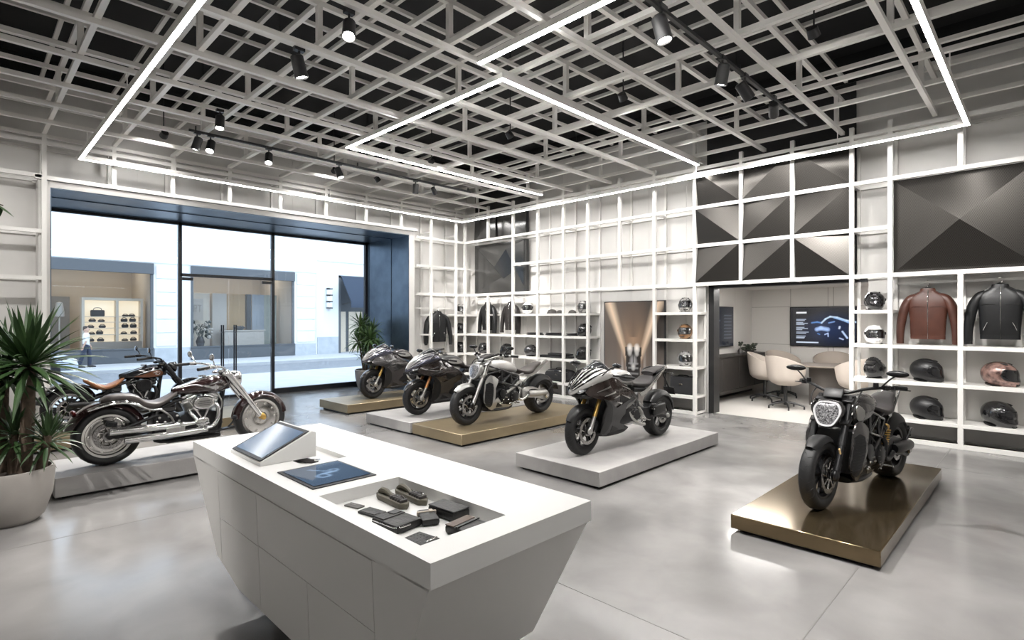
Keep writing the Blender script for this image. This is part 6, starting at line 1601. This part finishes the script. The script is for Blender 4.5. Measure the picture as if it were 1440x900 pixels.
sport('sports_motorcycle', 'farthest black sports motorcycle, in front of the palm and the window reveal', (-10.48, 7.18, .20), R(-90), m_violet, m_dgrey, m_bronzed, m_gold, m_gunp, m_dgrey)

# ================================================================ muscle roadster
def roadster(name, label, loc, rz, white):
    t = thing(name, label, 'motorcycle', loc, rz, group='muscle roadster motorcycles')
    Rf, Rr = .325, .33; xr, xf = -.90, .85
    silver = m_satin if white else m_dgrey
    wheel(t, 'front_wheel', xf, Rf, .135, .222, 'y', m_cast, 7, discr=.165)
    wheel(t, 'rear_wheel', xr, Rr, .25, .222, 'y', m_cast, 5, discs=(1,), discr=.14, discm=m_disc)
    MB().arcfender((xf, Rf), Rf+.03, .165, 45 if white else 52, 116 if white else 134, .010, .05, taper=.55).obj('front_fender', silver if white else m_mattb, t)
    hg = MB().arcfender((xr, Rr), lambda q: Rr+.05+.02*q, .29, 30, 160, .012, .10, taper=.75).obj('rear_hugger', m_mattb, t)
    for sg in (-1, 1): MB().tube([(xr-.02, sg*.15, Rr), (xr-.22, sg*.16, .50), (xr-.38, sg*.13, .50), (xr-.40, sg*.06, .47)], .012, n=8).obj('plate_arm', m_cast, hg)
    MB().box((xr-.43, 0, .46), (.014, .20, .14), .004, rot=RY(25)).obj('number_plate_holder', m_mattb, hg)
    # fork
    top = Vector((.48, 0, 1.0)); bot = Vector((xf-.01, 0, Rf)); d = bot-top
    fm = m_satin if white else m_cast
    fk = MB(); sl_ = []
    for sg in (-1, 1):
        a = lambda k, sg=sg: tuple(top+d*k+Vector((0, sg*.132, 0)))
        fk.tube([a(-.02), a(.62)], .031, n=16, k=1); fk.tube([a(.60), a(.97)], [.026, .030], n=14, k=1)
    fo = fk.obj('front_fork', fm, t)
    for sg in (-1, 1):
        a = lambda k, sg=sg: tuple(top+d*k+Vector((0, sg*.132, 0)))
        MB().ball(a(.99), (.05, .032, .055), 12, 8).obj('axle_clamp', m_cast, fo)
        if not white: MB().box(a(.70), (.018, .014, .10), .004, rot=RY(28)).xf(Matrix.Translation((.03, sg*.012, 0))).obj('amber_reflector', mat('amber_reflector', (.75, .52, .26), .25, coat=.5), fo)
        caliper(t, xf-.13, Rf+.05, sg*.105, m_engine, 65)
    for k, w_ in ((.02, .34), (.30, .34)): MB().box((0, 0, 0), (.12, w_, .045), .018, seg=2).xf(Matrix.Translation(top+d*k) @ RY(28)).obj('yoke', m_satin if white else m_cast, fo)
    # headlight: rounded hexagon with a bright surround
    hx, hz = .645, .865
    def hexr(x, k, z0, w=.125, h=.112):
        P = [(-.42, -1), (.42, -1), (.84, -.35), (1, .30), (.74, .86), (.3, 1), (-.3, 1), (-.74, .86), (-1, .30), (-.84, -.35)]
        P = catmull([(p[0], p[1], 0) for p in P], 4, True)
        return [(x-.30*(p[1]*h*k), p[0]*w*k, z0+p[1]*h*k) for p in P]
    h = MB().loft([hexr(hx-.13, .55, hz+.01), hexr(hx-.06, 1.0, hz), hexr(hx+.015, 1.12, hz), hexr(hx+.04, 1.06, hz), hexr(hx+.035, .90, hz)]).obj('headlight', silver if white else m_dgrey, t, angle=50)
    q = MB(); q.loft([hexr(hx+.034, 1.0, hz), hexr(hx+.050, .98, hz), hexr(hx+.050, .86, hz), hexr(hx+.034, .84, hz)], caps=False, close=True); q.obj('running_light_ring', m_drl, h, angle=50)
    MB().loft([hexr(hx+.030, .86, hz), hexr(hx+.044, .84, hz), hexr(hx+.050, .5, hz)]).obj('headlight_lens', m_lensd, h, angle=30)
    MB().box((.53, 0, 1.04), (.035, .13 if white else .17, .07 if white else .11), .012, rot=RY(-40), seg=2).obj('instrument_panel', m_mattb, t)
    if False: MB().body([(.66, 1.0, .09, .015, .02, 2.6), (.58, 1.02, .13, .02, .03, 2.6), (.50, 1.01, .12, .02, .03, 2.6)], n=18, k=3).obj('headlight_cowl', silver if white else m_dgrey, t)
    # bars
    hb = MB().tube([(.47, 0, 1.035), (.46, .10, 1.05), (.40, .24, 1.095), (.27, .38, 1.11), (.16, .45, 1.10)], .0145, n=10).mirror_y().obj('handlebar', m_cast if not white else m_satin, t)
    for sg in (-1, 1):
        MB().tube([(.24, sg*.405, 1.11), (.13, sg*.475, 1.098)], .020, n=12, k=1).obj('grip', m_rubber, hb)
        MB().box((.29, sg*.365, 1.108), (.07, .06, .045), .012, seg=2).lathe([(.001, .04), (.022, .04), (.024, .0), (.001, .0)], (.36, sg*.30, 1.115), 14, 'Z').obj('switch_gear', m_cast, hb)
        MB().tube([(.34, sg*.37, 1.105), (.30, sg*.43, 1.10), (.17, sg*.52, 1.085)], [.009, .008, .006], n=8, flat=.6).obj('brake_lever', m_cast, hb)
        mirror(hb, (.33, sg*.34, 1.12), (.32, sg*.40, 1.19), (.30, sg*.455, 1.235), -sg*8, (.072, .018, .026), m_cast)
        MB().tube([(.40, sg*.20, 1.08), (.55, sg*.20, .98), (.54, sg*.12, .80), (.44, sg*.06, .74)], .007, n=6).obj('control_cable', m_hose, hb)
    # engine, frame
    e = MB().body([(-.34, .42, .12, .12, .14, 3.), (-.16, .43, .185, .17, .16, 3.2), (.10, .42, .20, .18, .16, 3.2), (.30, .42, .16, .16, .15, 3.), (.38, .42, .11, .10, .10, 3.)], n=24, k=3)
    eng = e.obj('engine', m_engine, t)
    for a, bx, nm in ((52, .05, 'cylinder'), (-38, .0, 'cylinder')):
        q = MB(); hh = MB(); hh.box((0, 0, .20), (.17, .22, .16), .025, seg=2).box((0, 0, .30), (.18, .24, .07), .03, seg=3); tfm(q, hh, Matrix.Translation((bx, 0, .44)) @ RY(a)); q.obj(nm, m_engine, eng)
    for sg in (-1, 1):
        MB().lathe([(.001, sg*.225), (.075, sg*.225), (.095, sg*.21), (.10, sg*.175), (.001, sg*.175)], (-.06, 0, .40), 30).obj('clutch_cover', m_cast, eng)
        q = MB()
        for k in range(9): a = 2*PI*k/9; q.cyl((-.06+.083*math.cos(a), sg*.212, .40+.083*math.sin(a)), (-.06+.083*math.cos(a), sg*.226, .40+.083*math.sin(a)), .007, n=6)
        for k in range(6): q.ball((.08+.05*k*.8, sg*.20, .36+.05*math.sin(k)), .016, 8, 6)
        q.obj('engine_bolt', m_alu, eng)
        MB().plate([(.12, .50), (.24, .55), (.30, .47), (.22, .38), (.12, .40)], sg*.18, sg*.21, k=2, bevel=.008).obj('belt_cover', m_cast, eng)
    q = MB()
    for sg in (-1, 1):
        J = {'a': (.47, sg*.095, .95), 'b': (.50, sg*.095, .80), 'c': (.24, sg*.205, .87), 'd': (.26, sg*.215, .66), 'e': (.04, sg*.215, .80), 'f': (.02, sg*.215, .60), 'g': (-.17, sg*.195, .74), 'h': (-.20, sg*.18, .54)}
        for p, r in (('ac', 0), ('bd', 0), ('ce', 0), ('df', 0), ('eg', 0), ('fh', 0), ('bc', 0), ('cd', 0), ('de', 0), ('ef', 0), ('fg', 0), ('gh', 0)): q.tube([J[p[0]], J[p[1]]], .0155, n=10, k=1)
    q.cyl((.46, 0, 1.02), (.535, 0, .80), .042, n=16)
    q.obj('trellis_frame', m_gunp if white else m_glossb, t)
    q = MB()
    for sg in (-1, 1): q.tube([(-.18, sg*.15, .74), (-.50, sg*.12, .80), (-.92, sg*.07, .88)], .014, n=8); q.tube([(-.20, sg*.15, .54), (-.50, sg*.13, .70), (-.80, sg*.08, .84)], .014, n=8)
    q.obj('rear_subframe', m_cast if not white else m_satin, t)
    # radiator shrouds and belly pan
    def yr(sg, o=0):
        return lambda x, z: sg*(.205+.055*math.exp(-((z-.58)/.2)**2)+o-.10*max(0, (x-.45)/.25)**2-.05*max(0, (.34-z)/.15))
    sh = [(.50, .80), (.60, .72), (.64, .56), (.62, .36), (.50, .24), (.40, .22), (.44, .36), (.46, .52), (.40, .64), (.36, .72)]
    for sg in (-1, 1):
        so_ = MB().sheet(sh, yr(sg), .014, k=2, sub=4).obj('radiator_shroud', m_satin if white else m_dgrey, t, angle=50)
        MB().sheet([(.615, .66), (.618, .38), (.54, .275), (.47, .30), (.49, .50), (.49, .66)], yr(sg, .005), .006, k=2, sub=3).obj('shroud_mesh', m_mattb, so_)
        q = MB()
        for k in range(11): q.sheet([(.612, .325+k*.031), (.612, .333+k*.031), (.492, .340+k*.031), (.492, .332+k*.031)], yr(sg, .0075), .004, k=0, sub=2)
        q.obj('cooling_fin', m_engine, so_)
        MB().sheet([(.46, .34), (.42, .22), (.10, .20), (-.06, .25), (.08, .27), (.22, .30), (.34, .42)], yr(sg, -.02), .012, k=1, sub=4).obj('belly_panel', m_satin if white else m_dgrey, t, angle=50)
        MB().sheet([(.33, .33), (.26, .29), (.18, .25), (.34, .25)], yr(sg, -.012), .006, k=0, sub=2).obj('belly_vent', m_mattb, so_)
    MB().b2((.44, -.19, .30), (.56, .19, .70)).obj('radiator', m_mattb, t)
    MB().body([(.50, .22, .14, .03, .03, 2.8), (.3, .205, .17, .04, .035, 2.8), (.0, .205, .15, .04, .03, 2.8), (-.12, .23, .10, .03, .02, 2.4)], n=18, k=3).obj('belly_pan', m_mattb, t)
    # tank with scoops, seat, tail
    pm = m_whitep if white else m_dgrey
    tk = MB().body([(.44, .93, .09, .05, .07, 2.4), (.36, .935, .165, .075, .09, 2.5), (.20, .94, .200, .092, .11, 2.5), (.04, .925, .195, .092, .11, 2.5), (-.12, .89, .155, .07, .10, 2.4), (-.22, .85, .11, .04, .07, 2.3), (-.27, .83, .06, .02, .04, 2.)], n=28, k=5).obj('fuel_tank', pm, t, angle=60)
    MB().disc((.18, 0, 1.033), .048, .014, 24, 'Z').obj('filler_cap', m_cast, tk)
    for sg in (-1, 1):
        if white: continue
        sc_ = MB().sheet([(.57, .93), (.50, .965), (.36, .95), (.22, .90), (.28, .80), (.40, .74), (.53, .78)], lambda x, z, sg=sg: sg*(.215+.03*math.sin((z-.80)*18)-.35*max(0, x-.42)), .016, k=2, sub=3).obj('tank_scoop', pm if not white else m_whitep, tk, angle=50)
        MB().sheet([(.55, .915), (.50, .945), (.45, .89), (.44, .80), (.51, .815)], lambda x, z, sg=sg: sg*(.222+.03*math.sin((z-.80)*18)-.35*max(0, x-.42)), .006, k=2, sub=2).obj('scoop_inlet', m_satin if not white else m_mattb, tk)
    for sg in (-1, 1):
        MB().sheet([(-.02, .80), (.12, .84), (.22, .80), (.10, .74), (-.10, .72), (-.18, .76)], lambda x, z, sg=sg: sg*.185, .01, k=2, sub=2).obj('side_cover', m_mattb, tk)
    MB().body([(-.20, .855, .075, .025, .04, 2.4), (-.30, .815, .14, .025, .05, 2.6), (-.44, .785, .175, .03, .05, 2.8), (-.58, .80, .17, .04, .06, 2.8), (-.70, .86, .13, .045, .07, 2.6), (-.84, .91, .10, .03, .05, 2.6), (-.92, .925, .06, .015, .03, 2.4)], n=24, k=5).obj('seat', m_seatb if not white else mat('seat_brown_black', (.06, .05, .045), .42, bump=(60, .15)), t, angle=60)
    tl = MB().body([(-.55, .78, .12, .03, .05, 2.6), (-.76, .85, .11, .03, .05, 2.6), (-.95, .93, .075, .025, .03, 2.4), (-1.10, .965, .03, .012, .015, 2.2)], n=20, k=4).obj('tail_cowl', m_satin if white else m_dgrey, t, angle=60)
    MB().ball((-1.09, 0, .955), (.03, .05, .014), 14, 8).obj('tail_lamp', m_red, tl)
    for sg in (-1, 1): MB().sheet([(-.50, .74), (-.70, .80), (-1.06, .965), (-1.10, .95), (-.74, .76), (-.56, .70)], lambda x, z, sg=sg: sg*(.135-.06*max(0, (-x-.6)/.5)), .01, k=1, sub=3).obj('tail_side_strip', m_satin if white else m_dgrey, tl)
    # single-sided swingarm, shock, exhaust
    sw = MB()
    sw.plate([(-.26, .50), (-.36, .53), (-.56, .52), (-.80, .44), (-.96, .40), (-.99, .30), (-.90, .25), (-.72, .30), (-.44, .34), (-.28, .36)], .14, .20, k=2, bevel=.015)
    sw.b2((-.36, -.13, .38), (-.26, .16, .48)); sw.cyl((xr, .05, Rr), (xr, .20, Rr), .075, n=24)
    swo = sw.obj('swingarm', m_satin if white else m_cast, t)
    MB().plate([(-.44, .48), (-.58, .48), (-.70, .44), (-.60, .41), (-.46, .42)], .195, .205, k=2).obj('swingarm_recess', m_mattb, swo)
    MB().tube([(-.40, .215, .41), (-.46, .225, .41), (-.82, .225, .40), (-.86, .225, .40)], [.045, .055, .055, .045], n=18, k=1).obj('muffler', m_satin if white else m_cast, t)
    MB().lathe([(.001, .232), (.03, .232), (.045, .215), (.045, .20), (.001, .20)], (xr, 0, Rr), 6).obj('axle_nut', m_alu, swo)
    sh2 = MB().cyl((-.20, .175, .635), (.12, .185, .475), .032, n=16).cyl((-.23, .175, .65), (-.18, .175, .625), .04, n=16).cyl((.10, .185, .485), (.15, .185, .46), .026, n=12).obj('shock_absorber', m_satin if white else m_cast, t)
    if white: pass
    else:
        q = MB()
        for k in range(7): q.tube([(-.30+.045*math.cos(a)+.012*(k+a/6.28), .17+.045*math.sin(a), .62-.022*(k+a/6.28)) for a in [i*.785 for i in range(9)]], .008, n=6, k=2)
        q.obj('shock_spring', m_gold, t); MB().ball((-.33, .17, .64), (.04, .03, .035), 12, 8).obj('shock_reservoir', m_gold, t)
    q = MB()
    q.tube([(.34, -.10, .50), (.40, -.14, .36), (.28, -.17, .24), (.0, -.18, .23), (-.22, -.19, .30)], .028, n=10)
    q.tube([(-.12, .16, .60), (-.20, .20, .50), (-.16, .205, .36), (-.26, .21, .33), (-.38, .215, .38)], .026, n=10)
    ex = q.obj('exhaust', m_cast if not white else m_alu, t)
    for z in (.36, .46): MB().tube([(-.22, -.20, z-.03), (-.34, -.215, z), (-.74, -.235, z+.06)], [.03, .05, .048], n=16, k=2).obj('muffler', m_satin if white else m_cast, ex)
    for sg in (-1, 1):
        MB().plate([(-.10, .44), (-.04, .42), (-.02, .30), (-.08, .27), (-.13, .33)], sg*.20, sg*.215, k=1, bevel=.003).cyl((-.07, sg*.20, .30), (-.07, sg*.31, .30), .012, n=10).tube([(-.06, sg*.22, .30), (.06, sg*.23, .28), (.10, sg*.26, .30)], .008, n=6).obj('foot_peg', m_alu, t)
    q = MB()
    for k in range(4): q.tube([(.34-.05*k, .13, .72-.02*k), (.22-.06*k, .20, .62-.03*k), (.20-.08*k, .18, .50)], .008, n=6)
    q.tube([(-.1, .19, .62), (-.2, .2, .55), (-.3, .18, .62)], .010, n=6)
    q.obj('hose', m_hose, t)
    return t
roadster('roadster_motorcycle', 'muscular roadster with a pearl white tank and trellis frame on the brass platform', (-6.77, 6.66, .19), R(-90), True)
roadster('roadster_motorcycle', 'dark grey muscular roadster with a hexagonal lamp on the bronze platform at the right', (-1.42, 6.44, .155), R(-97), False)
